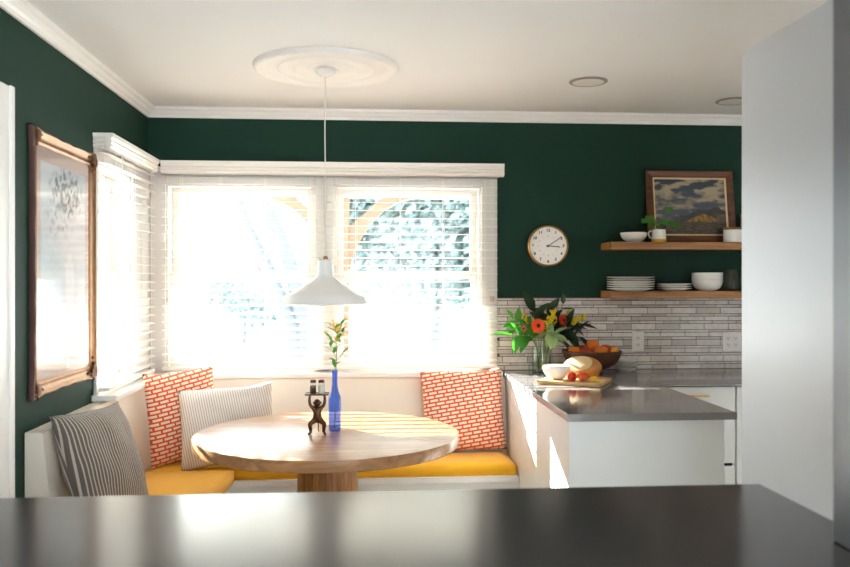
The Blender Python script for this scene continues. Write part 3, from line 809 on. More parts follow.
def base_cab(x0, x1, label, drawers, pull_x):
    t = thing('base_cabinet', label, 'cabinet', ((x0 + x1) / 2, 4.6, 0))
    b = B(); box(b, x0, x1, 4.385, YB - 0.012, 0.09, 0.879); box(b, x0, x1, 4.43, YB - 0.02, 0.0, 0.0905); obj('body', b, M['cabwhite'], t)
    b = B(); box(b, x0 + 0.01, x1 - 0.01, 4.3835, 4.3855, 0.1, 0.868); obj('gap_shade_sheet', b, M['dark'], t, label='dark sheet giving the shade between drawer fronts')  # thin sheet paints the shade seen between the drawers
    for z0, z1 in drawers:
        b = B(); box(b, x0 + 0.003, x1 - 0.003, 4.364, 4.3838, z0, z1, 0.002, 1); d = obj('drawer', b, M['cabwhite'], t)
        if pull_x is not None:
            b = B(); zz = z1 - 0.045
            box(b, pull_x - 0.055, pull_x + 0.055, 4.335, 4.343, zz - 0.005, zz + 0.005, 0.002)
            for e in (-0.045, 0.045): box(b, pull_x + e - 0.004, pull_x + e + 0.004, 4.342, 4.365, zz - 0.004, zz + 0.004)
            obj('handle', b, M['brass'], d, label='brass bar handle')
base_cab(1.47, 2.012, 'white drawer cabinet with a brass bar handle under the back worktop', [(0.45, 0.865), (0.11, 0.432)], 1.80)
base_cab(2.016, 2.60, 'white base cabinet beside the drawers, mostly behind the tall white cabinet', [(0.11, 0.865)], None)

# ------------------------------------------------------------------ vase with bouquet
VX, VY, VZ = 1.022, 4.722, 0.91
vs = thing('glass_vase', 'clear glass vase holding the bouquet on the worktop against the tiles', 'vase', (VX, VY, VZ))
b = B(); lathe(b, [(0, 0), (0.052, 0), (0.056, 0.004), (0.057, 0.14), (0.055, 0.150), (0.052, 0.150), (0.053, 0.14), (0.052, 0.010), (0, 0.009)], (0, 0, 0), 36); obj('glass', b, M['clear'], vs, local=True, smooth='auto')
b = B(); lathe(b, [(0, 0.011), (0.0505, 0.011), (0.0515, 0.095), (0, 0.096)], (0, 0, 0), 32); obj('water', b, M['waterg'], vs, local=True, smooth='auto')
VB = Vector((VX, VY, VZ + 0.02))
def stem_to(b, top, r=0.0022, seed=0):
    rr = random.Random(seed); top = Vector(top)
    base = VB + Vector((rr.uniform(-0.026, 0.026), rr.uniform(-0.026, 0.026), 0))
    rim = Vector((VX + max(-0.04, min(0.04, (top.x - VX) * 0.3)), VY + max(-0.038, min(0.038, (top.y - VY) * 0.3)), VZ + 0.155))
    pts = [base, base.lerp(rim, 0.5), rim] + curve_pts(rim, rim + (rim - base) * 0.5 + Vector((0, 0, 0.02)), top, 5)[1:]
    tube(b, pts, r, 6); return pts
def gerbera(label, pos, face, rad, pm, seed):
    t = thing('gerbera', label, 'flower', tuple(VB), group='gerberas in the bouquet')
    b = B(); stem_to(b, Vector(pos) - Vector(face).normalized() * 0.006, 0.0022, seed); obj('stem', b, M['stem'], t, smooth=True)
    f = Vector(face).normalized(); u = f.orthogonal().normalized(); v = f.cross(u)
    b = B()
    for ring, (n, l, tilt) in enumerate(((18, rad, 0.12), (16, rad * 0.86, 0.3), (12, rad * 0.6, 0.5))):
        for i in range(n):
            a = 2 * PI * (i + 0.5 * ring) / n; d = (u * math.cos(a) + v * math.sin(a)) + f * tilt
            leaf(b, Vector(pos) + f * 0.003 * ring, d, l, rad * 0.36, up=f, droop=0.06, n=4, fold=0.1, shape=1.1)
    obj('petals', b, pm, t, smooth=True)
    b = B(); ball(b, Vector(pos) + f * 0.008, rad * 0.27, (1, 1, 1), 12, 8); obj('centre', b, M['floret'], t, smooth=True)
gerbera('large open orange gerbera facing the room, left of the bouquet centre', (0.972, 4.60, 1.188), (0.05, -1, 0.12), 0.046, M['petal'], 1)
gerbera('red-orange gerbera turned aside among yellow blooms, right of the bouquet centre', (1.128, 4.66, 1.215), (0.55, -0.8, 0.2), 0.038, M['petalred'], 2)
gerbera('small pink-red gerbera half hidden at the left side of the bouquet', (0.905, 4.66, 1.168), (-0.5, -0.9, 0.1), 0.020, M['petalpink'], 3)
def goldenrod(label, top, seed):
    t = thing('goldenrod_stem', label, 'flower', tuple(VB), group='goldenrod in the bouquet')
    rr = random.Random(seed); top = Vector(top)
    b = B(); pts = stem_to(b, top, 0.0018, seed); f = B()
    axis = (pts[-1] - pts[-3]).normalized()
    for k in range(9):
        p = top - axis * (0.09 - 0.010 * k); a = k * 2.2; q = p + Vector((math.cos(a) * (0.034 - 0.003 * k), math.sin(a) * 0.02, 0.022))
        tube(b, [p, q], 0.0008, 5)
        for j in range(12):
            ball(f, p.lerp(q, 0.1 + 0.085 * j) + Vector((rr.uniform(-.007, .007), rr.uniform(-.006, .006), rr.uniform(-.003, .009))), rr.uniform(0.004, 0.0072), (1, 1, 1), 6, 5)
    obj('stem', b, M['stem'], t, smooth=True); obj('blossoms', f, M['golden'], t, smooth=True)
goldenrod('bright goldenrod spray at the top middle of the bouquet', (1.085, 4.68, 1.262), 11)
goldenrod('second goldenrod spray leaning just left of the red-orange gerbera', (1.055, 4.63, 1.225), 12)
goldenrod('goldenrod spray reaching out at the far right of the bouquet', (1.272, 4.72, 1.222), 13)
goldenrod('goldenrod spray on the upper right beside the dark upright leaves', (1.205, 4.74, 1.255), 14)
goldenrod('yellow-green goldenrod spray at the left of the bouquet above the pale leaves', (0.905, 4.72, 1.235), 15)
def branch(label, tip, m, ls, lw, n, seed, droop=0.25, up=(0, -0.5, 1)):
    t = thing('leaf_branch', label, 'foliage', tuple(VB), group='leaf branches in the bouquet')
    rr = random.Random(seed); b = B(); pts = stem_to(b, tip, 0.002, seed); obj('stem', b, M['stem'], t, smooth=True)
    rim, tp = pts[2], pts[-1]; f = B()
    for k in range(n):
        q = 0.25 + 0.75 * k / max(1, n - 1); i = 2 + q * (len(pts) - 3); i0 = int(min(i, len(pts) - 2)); p = pts[i0].lerp(pts[i0 + 1], i - i0)
        ax = (pts[i0 + 1] - pts[i0]).normalized()
        side = ax.cross(Vector((0, -1, 0.1))).normalized() * (1 if k % 2 else -1)
        d = ax * (0.55 if k < n - 1 else 2.0) + side * 0.8 + Vector((rr.uniform(-.3, .3), rr.uniform(-.75, .15), rr.uniform(-.15, .3)))
        L_ = ls * rr.uniform(0.8, 1.1)
        if p.y + d.normalized().y * L_ > YB - 0.03: d.y = -abs(d.y)
        leaf(f, p, d, L_, lw * rr.uniform(0.85, 1.1), up=up, droop=droop)
    obj('leaves', f, m, t, smooth=True)
branch('long bright green leaves sweeping out low on the left of the bouquet', (0.842, 4.64, 1.128), M['leaf'], 0.13, 0.044, 12, 21, 0.2)
branch('bright green leaves reaching to the upper left over the white blind', (0.848, 4.69, 1.218), M['leaf'], 0.09, 0.044, 12, 22, 0.1)
branch('broad dark green leaves standing behind the large orange gerbera', (0.975, 4.74, 1.262), M['leafdark'], 0.14, 0.075, 5, 23, 0.05)
branch('broad dark green leaves rising left of the goldenrod at the bouquet centre', (1.060, 4.75, 1.240), M['leafdark'], 0.13, 0.068, 6, 24, 0.05)
branch('dark slender leaf branch standing tallest on the right of the bouquet', (1.15, 4.74, 1.305), M['leafdark'], 0.072, 0.030, 9, 25, 0.1)
branch('dark drooping leaves at the right over the fruit basket', (1.225, 4.70, 1.120), M['leafdark'], 0.12, 0.042, 12, 26, 0.2)
branch('dense dark leaves filling the right middle of the bouquet', (1.165, 4.68, 1.175), M['leafdark'], 0.11, 0.044, 16, 27, 0.2)
branch('dark leaves among the yellow blooms at the centre of the bouquet', (1.10, 4.70, 1.200), M['leafdark'], 0.10, 0.046, 12, 30, 0.15)
branch('dark leaves fanning out to the far right of the bouquet', (1.25, 4.74, 1.185), M['leafdark'], 0.105, 0.036, 10, 31, 0.15)
branch('pale sage green leaves hanging over the front of the vase', (1.030, 4.60, 1.150), M['leafpale'], 0.105, 0.034, 14, 28, 0.45)
branch('pale sage green leaves pointing to the right above the vase rim', (1.075, 4.60, 1.130), M['leafpale'], 0.10, 0.038, 9, 29, 0.4)

# ------------------------------------------------------------------ board, bread, bowl, cut fruit
BCX, BCY = 1.085, 4.235
cb = thing('cutting_board', 'light maple cutting board lying on the grey peninsula worktop', 'cutting board', (BCX, BCY, 0.91), R(-28))
b = B(); box(b, -0.165, 0.165, -0.125, 0.165, 0.0, 0.019, 0.004); obj('board', b, M['board'], cb, local=True)
BT = 0.9292
def bowl(b, c, r, h, foot=0.45, t=0.004, seg=40, flare=1.0, rmod=None):
    pr = [(0, 0.003), (r * foot, 0.0), (r * foot, 0.003)]
    for i in range(1, 9):
        a = i / 8; pr.append((r * (foot + (1 - foot) * math.sin(a * PI / 2) ** flare), 0.003 + (h - 0.003) * (1 - math.cos(a * PI / 2)) ** 0.85))
    pr += [(r - t, h)]
    for i in range(7, -1, -1):
        a = i / 8; pr.append(((r - t) * (foot + (1 - foot) * math.sin(a * PI / 2) ** flare) - t * 0.3, 0.003 + t + (h - 0.003) * (1 - math.cos(a * PI / 2)) ** 0.85))
    pr.append((0, 0.004 + t)); lathe(b, pr, c, seg, rmod=rmod); return b
b = B(); bowl(b, (0.995, 4.245, BT), 0.071, 0.072, 0.42, 0.004, 72, 1.0, rmod=lambda a: 1 - 0.012 * abs(math.sin(a * 18)))
single('ribbed_bowl', b, M['porcelain'], 'small white ribbed bowl on the cutting board in front of the bread', 'bowl', smooth=True)
# loaf: domed boule, cut open on the upper left so the pale crumb shows
lf = thing('bread_loaf', 'crusty round bread loaf cut open on the cutting board', 'bread', (1.155, 4.335, BT))
b = B(); ball(b, (0, 0, 0.048), 1.0, (0.104, 0.088, 0.064), 32, 22, wob=0.05, seed=4)
for v in b.verts:
    if v.co.z < 0: v.co.z = 0
    elif v.co.z < 0.014: v.co.z *= 0.5
nrm = Vector((-0.34, -0.50, 0.80)).normalized(); cp = Vector((-0.012, -0.012, 0.094))
r_ = bmesh.ops.bisect_plane(b, geom=b.verts[:] + b.edges[:] + b.faces[:], plane_co=cp, plane_no=nrm, clear_outer=True)
edge = [e for e in b.edges if e.is_boundary]
loop = [v.co.copy() for v in {v for e in edge for v in e.verts} if abs((v.co - cp).dot(nrm)) < 1e-4]
obj('crust', b, M['crust'], lf, local=True, smooth=True)
cen = sum(loop, Vector()) / len(loop); uu = nrm.orthogonal().normalized(); vv = nrm.cross(uu)
loop.sort(key=lambda p: math.atan2((p - cen).dot(vv), (p - cen).dot(uu)))
b = B(); cv = b.verts.new(cen + nrm * 0.007); ring0 = [b.verts.new(p) for p in loop]; ring1 = [b.verts.new(cen.lerp(p, 0.62) + nrm * 0.005) for p in loop]
for i in range(len(loop)):
    j = (i + 1) % len(loop); b.faces.new((ring0[i], ring0[j], ring1[j], ring1[i])); b.faces.new((ring1[i], ring1[j], cv))
obj('crumb', b, M['crumb'], lf, local=True, smooth=True, label='pale cut crumb')
def lump(name, c, r, sc, m, label, cat, seed, group, wob=0.25, grow=True):
    b = B(); ball(b, (0, 0, 0), r, sc, 18, 14, wob=wob, seed=seed)
    mz = min(v.co.z for v in b.verts)
    for v in b.verts: v.co += Vector((c[0], c[1], c[2] - mz))
    return single(name, b, m, label, cat, group, smooth=True)
lump('cut_fruit', (1.058, 4.168, BT), 0.0235, (1, 1, 0.95), M['strawred'], 'red cut fruit on the cutting board beside the white ribbed bowl', 'fruit', 5, 'cut fruit on the board')
lump('cut_fruit', (1.108, 4.145, BT), 0.0255, (1.1, 1, 0.85), M['strawor'], 'orange-red cut fruit on the board between the red one and the yellow bits', 'fruit', 6, 'cut fruit on the board')
for (x, y, s, l) in ((1.155, 4.135, 0.013, 'left one of the small yellow fruit pieces on the cutting board'), (1.183, 4.142, 0.012, 'right one of the small yellow fruit pieces on the cutting board'), (1.170, 4.162, 0.014, 'back one of the small yellow fruit pieces on the cutting board')):
    b = B(); box(b, x - s, x + s, y - s * 0.8, y + s * 0.8, BT, BT + s * 1.5, 0.004, 2)
    for v in b.verts: v.co += Vector((noise.noise(v.co * 60), noise.noise(v.co * 70), 0)) * 0.003
    single('fruit_piece', b, M['cheese'], l, 'fruit', 'yellow fruit pieces on the board', smooth=True)

# ------------------------------------------------------------------ wicker basket with fruit
FX, FY = 1.305, 4.685
b = B()
def wv(a): return 1 + 0.012 * math.sin(a * 40)
pr = [(0, 0), (0.058, 0), (0.062, 0.012), (0.055, 0.02)]
for i in range(0, 15):
    t = i / 14; pr.append((0.062 + 0.098 * math.sin(t * PI / 2) ** 0.9 + (0.003 if i % 2 else 0), 0.022 + 0.094 * t ** 1.25))
pr += [(0.168, 0.118), (0.170, 0.126), (0.164, 0.132), (0.156, 0.126)]
for i in range(13, -1, -2):
    t = i / 14; pr.append((0.052 + 0.098 * math.sin(t * PI / 2) ** 0.9, 0.03 + 0.09 * t ** 1.25))
pr.append((0, 0.03)); lathe(b, pr, (FX, FY, 0.91), 120, rmod=wv)
single('wicker_basket', b, M['wicker'], 'round brown wicker basket of fruit on the worktop by the tiles', 'basket', smooth=True)
fr = [(-0.105, -0.015, 0.100, 0.036, 'orangefruit', 'bright orange fruit at the left rim of the wicker basket'),
      (-0.045, -0.055, 0.094, 0.039, 'peachred', 'dark red peach low at the front left of the basket'),
      (0.005, 0.010, 0.132, 0.041, 'peach', 'orange-red peach sitting highest on the basket pile'),
      (0.040, -0.058, 0.100, 0.040, 'peach', 'orange peach at the front middle of the basket'),
      (0.082, -0.005, 0.108, 0.037, 'peachred', 'red peach right of the topmost peach in the basket'),
      (0.122, -0.035, 0.108, 0.026, 'peachyel', 'small yellow fruit at the right rim of the basket'),
      (-0.040, 0.055, 0.100, 0.038, 'peachred', 'shaded red peach at the back of the basket under the leaves'),
      (0.055, 0.075, 0.095, 0.036, 'peach', 'orange peach at the back right of the basket')]
for i, (x, y, z, r, m, l) in enumerate(fr):
    t = thing('peach', l, 'fruit', (FX + x, FY + y, 0.934 + z), group='fruit in the wicker basket')
    b = B(); ball(b, (0, 0, 0), r, (1, 1, 0.94), 20, 14, wob=0.06, seed=i)
    for v in b.verts:
        rad = math.hypot(v.co.x, v.co.y)
        if v.co.z > 0: v.co.z -= 0.22 * r * math.exp(-(rad / (0.28 * r)) ** 2)
    obj('skin', b, M[m], t, local=True, smooth=True)
    b = B(); tube(b, [(0, 0, r * 0.62), (0.002, 0.001, r * 0.86)], 0.0016, 6); obj('stalk', b, M['wicker'], t, local=True)
# low white dishes beside the basket
for i, (r, h) in enumerate(((0.062, 0.022), (0.066, 0.022), (0.070, 0.022))):
    b = B(); bowl(b, (1.535, 4.772, 0.9105 + i * 0.0235), r, h, 0.62, 0.003, 40)
    single('white_dish', b, M['porcelain'], ('bottom', 'middle', 'top')[i] + ' one of three small white dishes stacked right of the fruit basket', 'dish', 'white dishes beside the basket', smooth=True)

# ------------------------------------------------------------------ shelves and what stands on them
SZ1, SZ2 = 1.666, 1.382
for z0, z1, l in ((1.622, SZ1, 'upper oak floating shelf carrying the landscape painting'), (1.340, SZ2, 'lower oak floating shelf of plates and bowls just above the tiles')):
    b = B(); box(b, 1.41, 2.62, 4.66, YB - 0.0005, z0, z1, 0.002, 1); single('floating_shelf', b, M['oak_shelf'], l, 'shelf', 'oak floating shelves')
b = B(); bowl(b, (1.572, 4.745, SZ1 + 0.0003), 0.078, 0.057, 0.42, 0.004); single('serving_bowl', b, M['porcelain'], 'shallow white bowl at the left end of the upper shelf', 'bowl', smooth=True)
mg = thing('creamer_jug', 'small white jug with a yellow base band on the upper shelf', 'jug', (1.712, 4.715, SZ1 + 0.0003))
b = B(); lathe(b, [(0, 0.0), (0.040, 0.0), (0.0415, 0.003), (0.0415, 0.018)], (0, 0, 0), 32); obj('base_band', b, M['mugyellow'], mg, local=True, smooth='auto', label='yellow base band')
b = B(); lathe(b, [(0.0415, 0.018), (0.0405, 0.05), (0.038, 0.074), (0.036, 0.074), (0.038, 0.05), (0.039, 0.006), (0, 0.006)], (0, 0, 0), 32); obj('jug_body', b, M['porcelain'], mg, local=True, smooth='auto')
b = B(); tube(b, [(-0.036, 0, 0.062), (-0.052, 0, 0.066), (-0.062, 0, 0.054), (-0.060, 0, 0.036), (-0.050, 0, 0.026), (-0.038, 0, 0.026)], 0.0045, 8); obj('handle', b, M['porcelain'], mg, local=True, smooth=True)
pt = thing('plant_cutting', 'green leafy cutting growing out of the white jug', 'plant', (1.712, 4.715, SZ1 + 0.02))
b = B(); f = B()
for i, (dx, dz, dy) in enumerate(((-0.055, 0.125, -0.01), (-0.03, 0.115, -0.02), (0.0, 0.105, -0.02), (-0.075, 0.11, 0.0), (0.03, 0.085, -0.02), (0.042, 0.150, -0.01), (0.075, 0.085, -0.02), (-0.015, 0.085, -0.03), (-0.045, 0.095, -0.03))):
    tube(b, curve_pts((0, 0, 0), (dx * 0.2, 0, dz * 0.7), (dx, dy, dz), 6), 0.0014, 6)
    big = 0.058 if i != 5 else 0.05
    leaf(f, (dx, dy, dz), (-0.5 if dx < 0 else 0.5, -0.5, (-0.2, 0.15, -0.3)[i % 3] if i != 5 else 0.7), big, big * 0.78, up=(0, -0.8, 0.6), droop=0.15, n=7, fold=0.12, shape=0.62)
obj('stems', b, M['stem'], pt, local=True, smooth=True); obj('leaves', f, M['leaf'], pt, local=True, smooth=True)

# framed landscape leaning on the wall
PW, PH = 0.535, 0.438
pa = thing('landscape_painting', 'landscape painting of clouds over hills in a brown wood frame on the upper shelf', 'painting', (1.945, 4.800, SZ1 + 0.0015))
pa.rotation_euler = (R(-8.0), 0, 0)
b = B(); fw = 0.042
pf = [(0, 0), (0.0, -0.020), (0.008, -0.025), (fw - 0.010, -0.018), (fw, -0.012), (fw, 0)]
def mitred(b, W, H, pf, z0=0.0, outer=None):
    """picture frame: profile (inset, depth) swept round a rectangle with mitred corners; local x, z, depth along y"""
    c = [(-W / 2, z0), (W / 2, z0), (W / 2, z0 + H), (-W / 2, z0 + H)]; ins = [(1, 1), (-1, 1), (-1, -1), (1, -1)]
    R4 = [[b.verts.new((c[k][0] + ins[k][0] * i, d, c[k][1] + ins[k][1] * i)) for i, d in pf] for k in range(4)]
    n = len(pf)
    for k in range(4):
        a, d = R4[k], R4[(k + 1) % 4]
        for i in range(n): b.faces.new((a[i], a[(i + 1) % n], d[(i + 1) % n], d[i]))
    return b
mitred(b, PW, PH, pf); obj('frame', b, M['walnut'], pa, local=True)
b = B(); mitred(b, PW - 2 * fw + 0.002, PH - 2 * fw + 0.002, [(0, -0.001), (0, -0.012), (0.010, -0.009), (0.010, -0.001)], fw - 0.001); obj('liner', b, M['liner'], pa, local=True)
def painted(name, W, H, z0, nx, ny, fn, m, parent, y=-0.005, gain=1.0):
    b = B(); V = [[b.verts.new((-W / 2 + W * i / nx, y, z0 + H * j / ny)) for j in range(ny + 1)] for i in range(nx + 1)]
    for i in range(nx):
        for j in range(ny): b.faces.new((V[i][j], V[i + 1][j], V[i + 1][j + 1], V[i][j + 1]))
    o = obj(name, b, m, parent, local=True)
    at = o.data.color_attributes.new('paint', 'FLOAT_COLOR', 'POINT')
    for k, v in enumerate(o.data.vertices):
        c = fn((v.co.x + W / 2) / W, (v.co.z - z0) / H); at.data[k].color = lin(tuple(q * gain for q in c))
    return o
def nz(x, y, s=0.0): return noise.noise(Vector((x, y, s)))
def mixc(a, b_, t):
    t = max(0, min(1, t)); return tuple(a[i] + (b_[i] - a[i]) * t for i in range(3))
def landscape(u, v):
    cl = nz(u * 3.0 + 0.4 * nz(u * 9, v * 12), v * 8.5, 2.2) + 0.5 * nz(u * 8, v * 17, 5) + 0.25 * nz(u * 18, v * 34, 6)
    sky = mixc((92, 104, 116), (64, 74, 88), (v - 0.55) * 2.2)
    cloud = mixc((150, 140, 128), (222, 202, 168), (cl + 0.05) * 2.2)
    c = mixc(sky, cloud, (cl + 0.12 + (0.12 if 0.45 < v < 0.78 else -0.08)) * 4.0)
    hill = 0.36 + 0.14 * math.exp(-((u - 0.80) / 0.2) ** 2) + 0.05 * nz(u * 6, 1.0, 9) + 0.02 * nz(u * 22, 2, 9) - 0.05 * math.exp(-((u - 0.12) / 0.2) ** 2)
    if v < hill:
        c = mixc((58, 56, 60), (92, 80, 70), 0.5 + nz(u * 9, v * 9, 7))
        ridge = 0.23 + 0.15 * max(0, 1 - abs(u - 0.68) / 0.27)
        if 0.40 < u < 0.93 and v < ridge + 0.02 * nz(u * 20, 4, 1) and v > 0.22:
            c = mixc((206, 158, 62), (120, 88, 44), 0.4 + 1.2 * nz(u * 22, v * 12, 3))
        if u > 0.86 and v < 0.36: c = mixc((150, 124, 92), (96, 80, 66), 0.5 + nz(u * 14, v * 10, 4))
        if u < 0.34 and v > 0.24: c = mixc((126, 128, 134), (84, 84, 90), 0.5 + nz(u * 8, v * 12, 5))
    if v < 0.225 + 0.012 * nz(u * 7, 3, 3):
        c = mixc((122, 98, 74), (66, 56, 48), 0.5 + 1.3 * nz(u * 14, v * 30, 8))
    return c
painted('canvas', PW - 2 * fw - 0.014, PH - 2 * fw - 0.014, fw + 0.007, 130, 100, landscape, M['painting'], pa, gain=0.8)
cn = thing('canister', 'white canister with a wooden lid on the upper shelf beside the painting', 'canister', (2.155, 4.705, SZ1 + 0.0003))
b = B(); lathe(b, [(0, 0), (0.054, 0), (0.056, 0.003), (0.056, 0.072), (0.052, 0.074), (0, 0.074)], (0, 0, 0), 40); obj('pot', b, M['porcelain'], cn, local=True, smooth='auto')
b = B(); lathe(b, [(0, 0.0745), (0.057, 0.0745), (0.058, 0.077), (0.058, 0.085), (0.055, 0.088), (0, 0.088)], (0, 0, 0), 40); obj('lid', b, M['oak_shelf'], cn, local=True, smooth='auto', label='wooden lid')
b = B(); lathe(b, [(0, 0)] + [(0.042 + 0.004 * (i % 2), 0.006 + 0.012 * i) for i in range(13)] + [(0.05, 0.162), (0.05, 0.168), (0, 0.17)], (2.262, 4.735, SZ1 + 0.0003), 28)
single('ribbed_jar', b, M['walnut'], 'brown ribbed wooden jar behind the canister, almost hidden by the tall cabinet', 'jar', smooth=True)
# plates, bowls, tumblers
def plate(b, c, r, h=0.016, t=0.006):
    lathe(b, [(0, 0.002), (r * 0.58, 0), (r * 0.62, 0.002), (r * 0.75, h * 0.45), (r, h - t * 0.6), (r, h), (r * 0.74, h * 0.45 + t), (r * 0.6, 0.002 + t), (0, 0.002 + t)], c, 56); return b
for i in range(6):
    b = B(); plate(b, (1.545, 4.722, SZ2 + 0.0003 + i * 0.0132), 0.1365, 0.0165)
    single('dinner_plate', b, M['porcelain'] if i < 4 else M['greyglaze'],
           ('bottom white', 'second white', 'third white', 'topmost white', 'lower grey-rimmed', 'topmost grey-rimmed')[i] + ' dinner plate of the tall stack on the lower shelf', 'plate', 'dinner plates on the lower shelf', smooth=True)
for i in range(3):
    b = B(); plate(b, (1.818, 4.752, SZ2 + 0.0003 + i * 0.0132), 0.1005, 0.0165)
    single('side_plate', b, M['porcelain'], ('bottom', 'middle', 'top')[i] + ' side plate of the short white stack between the dinner plates and bowls', 'plate', 'side plates on the lower shelf', smooth=True)
for i in range(3):
    b = B(); bowl(b, (2.018, 4.752, SZ2 + 0.0003 + i * 0.0185), 0.0885, 0.070, 0.52, 0.004, 48, 0.8)
    single('cereal_bowl', b, M['porcelain'], ('lowest', 'middle', 'uppermost')[i] + ' of the nested white bowls on the lower shelf', 'bowl', 'white bowls on the lower shelf', smooth=True)
for i, (x, y, l) in enumerate(((2.150, 4.705, 'front clear ribbed tumbler next to the white bowls on the lower shelf'), (2.172, 4.798, 'back clear ribbed tumbler behind the front one next to the white bowls'), (2.232, 4.735, 'right-hand clear ribbed tumbler at the tall cabinet edge on the lower shelf'))):
    b = B(); lathe(b, [(0, 0), (0.030, 0), (0.032, 0.003), (0.037, 0.125), (0.035, 0.126), (0.030, 0.010), (0, 0.009)], (x, y, SZ2 + 0.0003), 60, rmod=lambda a: 1 - 0.03 * abs(math.sin(a * 10)))
    single('tumbler', b, M['clear'], l, 'glass', 'ribbed tumblers on the lower shelf', smooth=True)

# ------------------------------------------------------------------ gilt picture on the left wall
GY0, GY1, GZ0, GZ1 = 3.175, 3.895, 0.995, 2.025
gp = thing('gilt_picture', 'large faded botanical print in an ornate gilt frame on the left wall', 'picture', (XL, (GY0 + GY1) / 2, GZ0))
GW, GH = GY1 - GY0, GZ1 - GZ0
def ornate(b):
    """scooped gilt moulding, outer rim scalloped; local: x across, z up, -y towards the room"""
    pf = [(0.0, 0.0), (0.0, -0.016), (0.003, -0.021), (0.009, -0.023), (0.016, -0.020), (0.032, -0.012), (0.046, -0.0095), (0.051, -0.0115), (0.057, -0.0095), (0.062, -0.006), (0.062, 0.0)]
    n = len(pf)
    cs = [(-GW / 2, 0), (GW / 2, 0), (GW / 2, GH), (-GW / 2, GH)]; ins = [(1, 1), (-1, 1), (-1, -1), (1, -1)]
    for k in range(4):
        A, Dv = cs[k], cs[(k + 1) % 4]; L_ = math.hypot(Dv[0] - A[0], Dv[1] - A[1]); N_ = int(L_ / 0.012)
        nrm = ((0, -1), (1, 0), (0, 1), (-1, 0))[k]; prev = None
        for s in range(N_ + 1):
            t = s / N_; d = t * L_
            e = min(d, L_ - d)
            sc = 0.005 * math.sin(d / L_ * PI * (5 if k % 2 == 0 else 7)) ** 2 + 0.014 * math.exp(-(e / 0.06) ** 2) + 0.006 * math.exp(-((e - 0.15) / 0.03) ** 2)
            ring = []
            for i, dp in pf:
                q0 = (A[0] + ins[k][0] * i, A[1] + ins[k][1] * i); q1 = (Dv[0] + ins[(k + 1) % 4][0] * i, Dv[1] + ins[(k + 1) % 4][1] * i)
                w = max(0, 1 - i / 0.03) if i < 0.03 else 0
                x = q0[0] + (q1[0] - q0[0]) * t + nrm[0] * (sc - 0.012) * w; z = q0[1] + (q1[1] - q0[1]) * t + nrm[1] * (sc - 0.012) * w
                ring.append(b.verts.new((x, dp, z)))
            if prev:
                for i in range(n):
                    f = b.faces.new((prev[i], prev[(i + 1) % n], ring[(i + 1) % n], ring[i])); f.material_index = 1 if i < 2 else 0  # outer side faces take the shade-darkened maroon
            prev = ring
    return b
gp.rotation_euler = (0, 0, R(90))                                     # local -Y becomes +X (into the room), local x runs along +Y
b = B(); ornate(b); obj('frame', b, (M['gilt'], M['maroonshade']), gp, local=True, smooth='auto')
for cx, cz in ((-1, 0), (1, 0), (-1, 1), (1, 1)):
    b = B(); rr = random.Random(cx * 3 + cz)
    ox, oz = cx * (GW / 2 - 0.018), 0.018 if cz == 0 else GH - 0.018
    sx, sz = -cx, 1 if cz == 0 else -1
    for i in range(16):
        a = i / 15; along = i % 2
        px = ox + sx * (a * 0.085 if along else rr.uniform(-0.012, 0.02)); pz = oz + sz * (a * 0.085 if not along else rr.uniform(-0.012, 0.02))
        ball(b, (px, -0.020 + 0.006 * a, pz), rr.uniform(0.007, 0.011) * (1.15 - 0.5 * a), (1, 0.8, 1), 8, 6)
    for i in range(7):
        a = i / 6 * PI / 2; leaf(b, (ox, -0.026, oz), (sx * math.cos(a), -0.15, sz * math.sin(a)), 0.055, 0.016, up=(0, -1, 0), droop=0.2)
    obj('corner_ornament', b, M['giltdark'], gp, local=True, smooth=True)
b = B(); box(b, -GW / 2 + 0.060, GW / 2 - 0.060, -0.004, -0.001, 0.060, GH - 0.060); obj('mount', b, M['mount'], gp, local=True)
def botanical(u, v):
    c = mixc((214, 224, 230), (184, 202, 214), 0.35 + 0.9 * nz(u * 2.5, v * 3.5, 1))
    d = math.hypot((u - 0.55) / 0.34, (v - 0.87) / 0.12)
    q = nz(u * 17, v * 26, 4) + 0.6 * nz(u * 36, v * 50, 2)
    if d < 1.25: c = mixc(c, (74, 88, 100), (q * 3.0 + 0.35) * (1.25 - d) * 1.4)
    d2 = math.hypot((u - 0.35) / 0.4, (v - 0.72) / 0.14)
    if d2 < 1: c = mixc(c, (150, 170, 182), (q * 2 + 0.3) * (1 - d2))
    if abs(u - 0.62 - 0.02 * nz(v * 9, 1)) < 0.10 * (0.5 + 0.5 * (v < 0.5)) and 0.05 < v < 0.55: c = mixc(c, (232, 236, 238), 0.5)
    if v < 0.10: c = mixc(c, (206, 208, 202), 0.6)
    return c
painted('print', GW - 0.124 - 0.09, GH - 0.062 * 2 - 0.13, 0.062 + 0.075, 60, 120, botanical, M['print'], gp, y=-0.0046)
b = B(); box(b, 0.02, 0.06, -0.0052, -0.004, 0.082, 0.122); obj('plaque', b, M['plaque'], gp, local=True, label='small cream paper label')
b = B(); box(b, -GW / 2 + 0.061, GW / 2 - 0.061, -0.0082, -0.0066, 0.061, GH - 0.061); obj('glass', b, M['picglass'], gp, local=True)

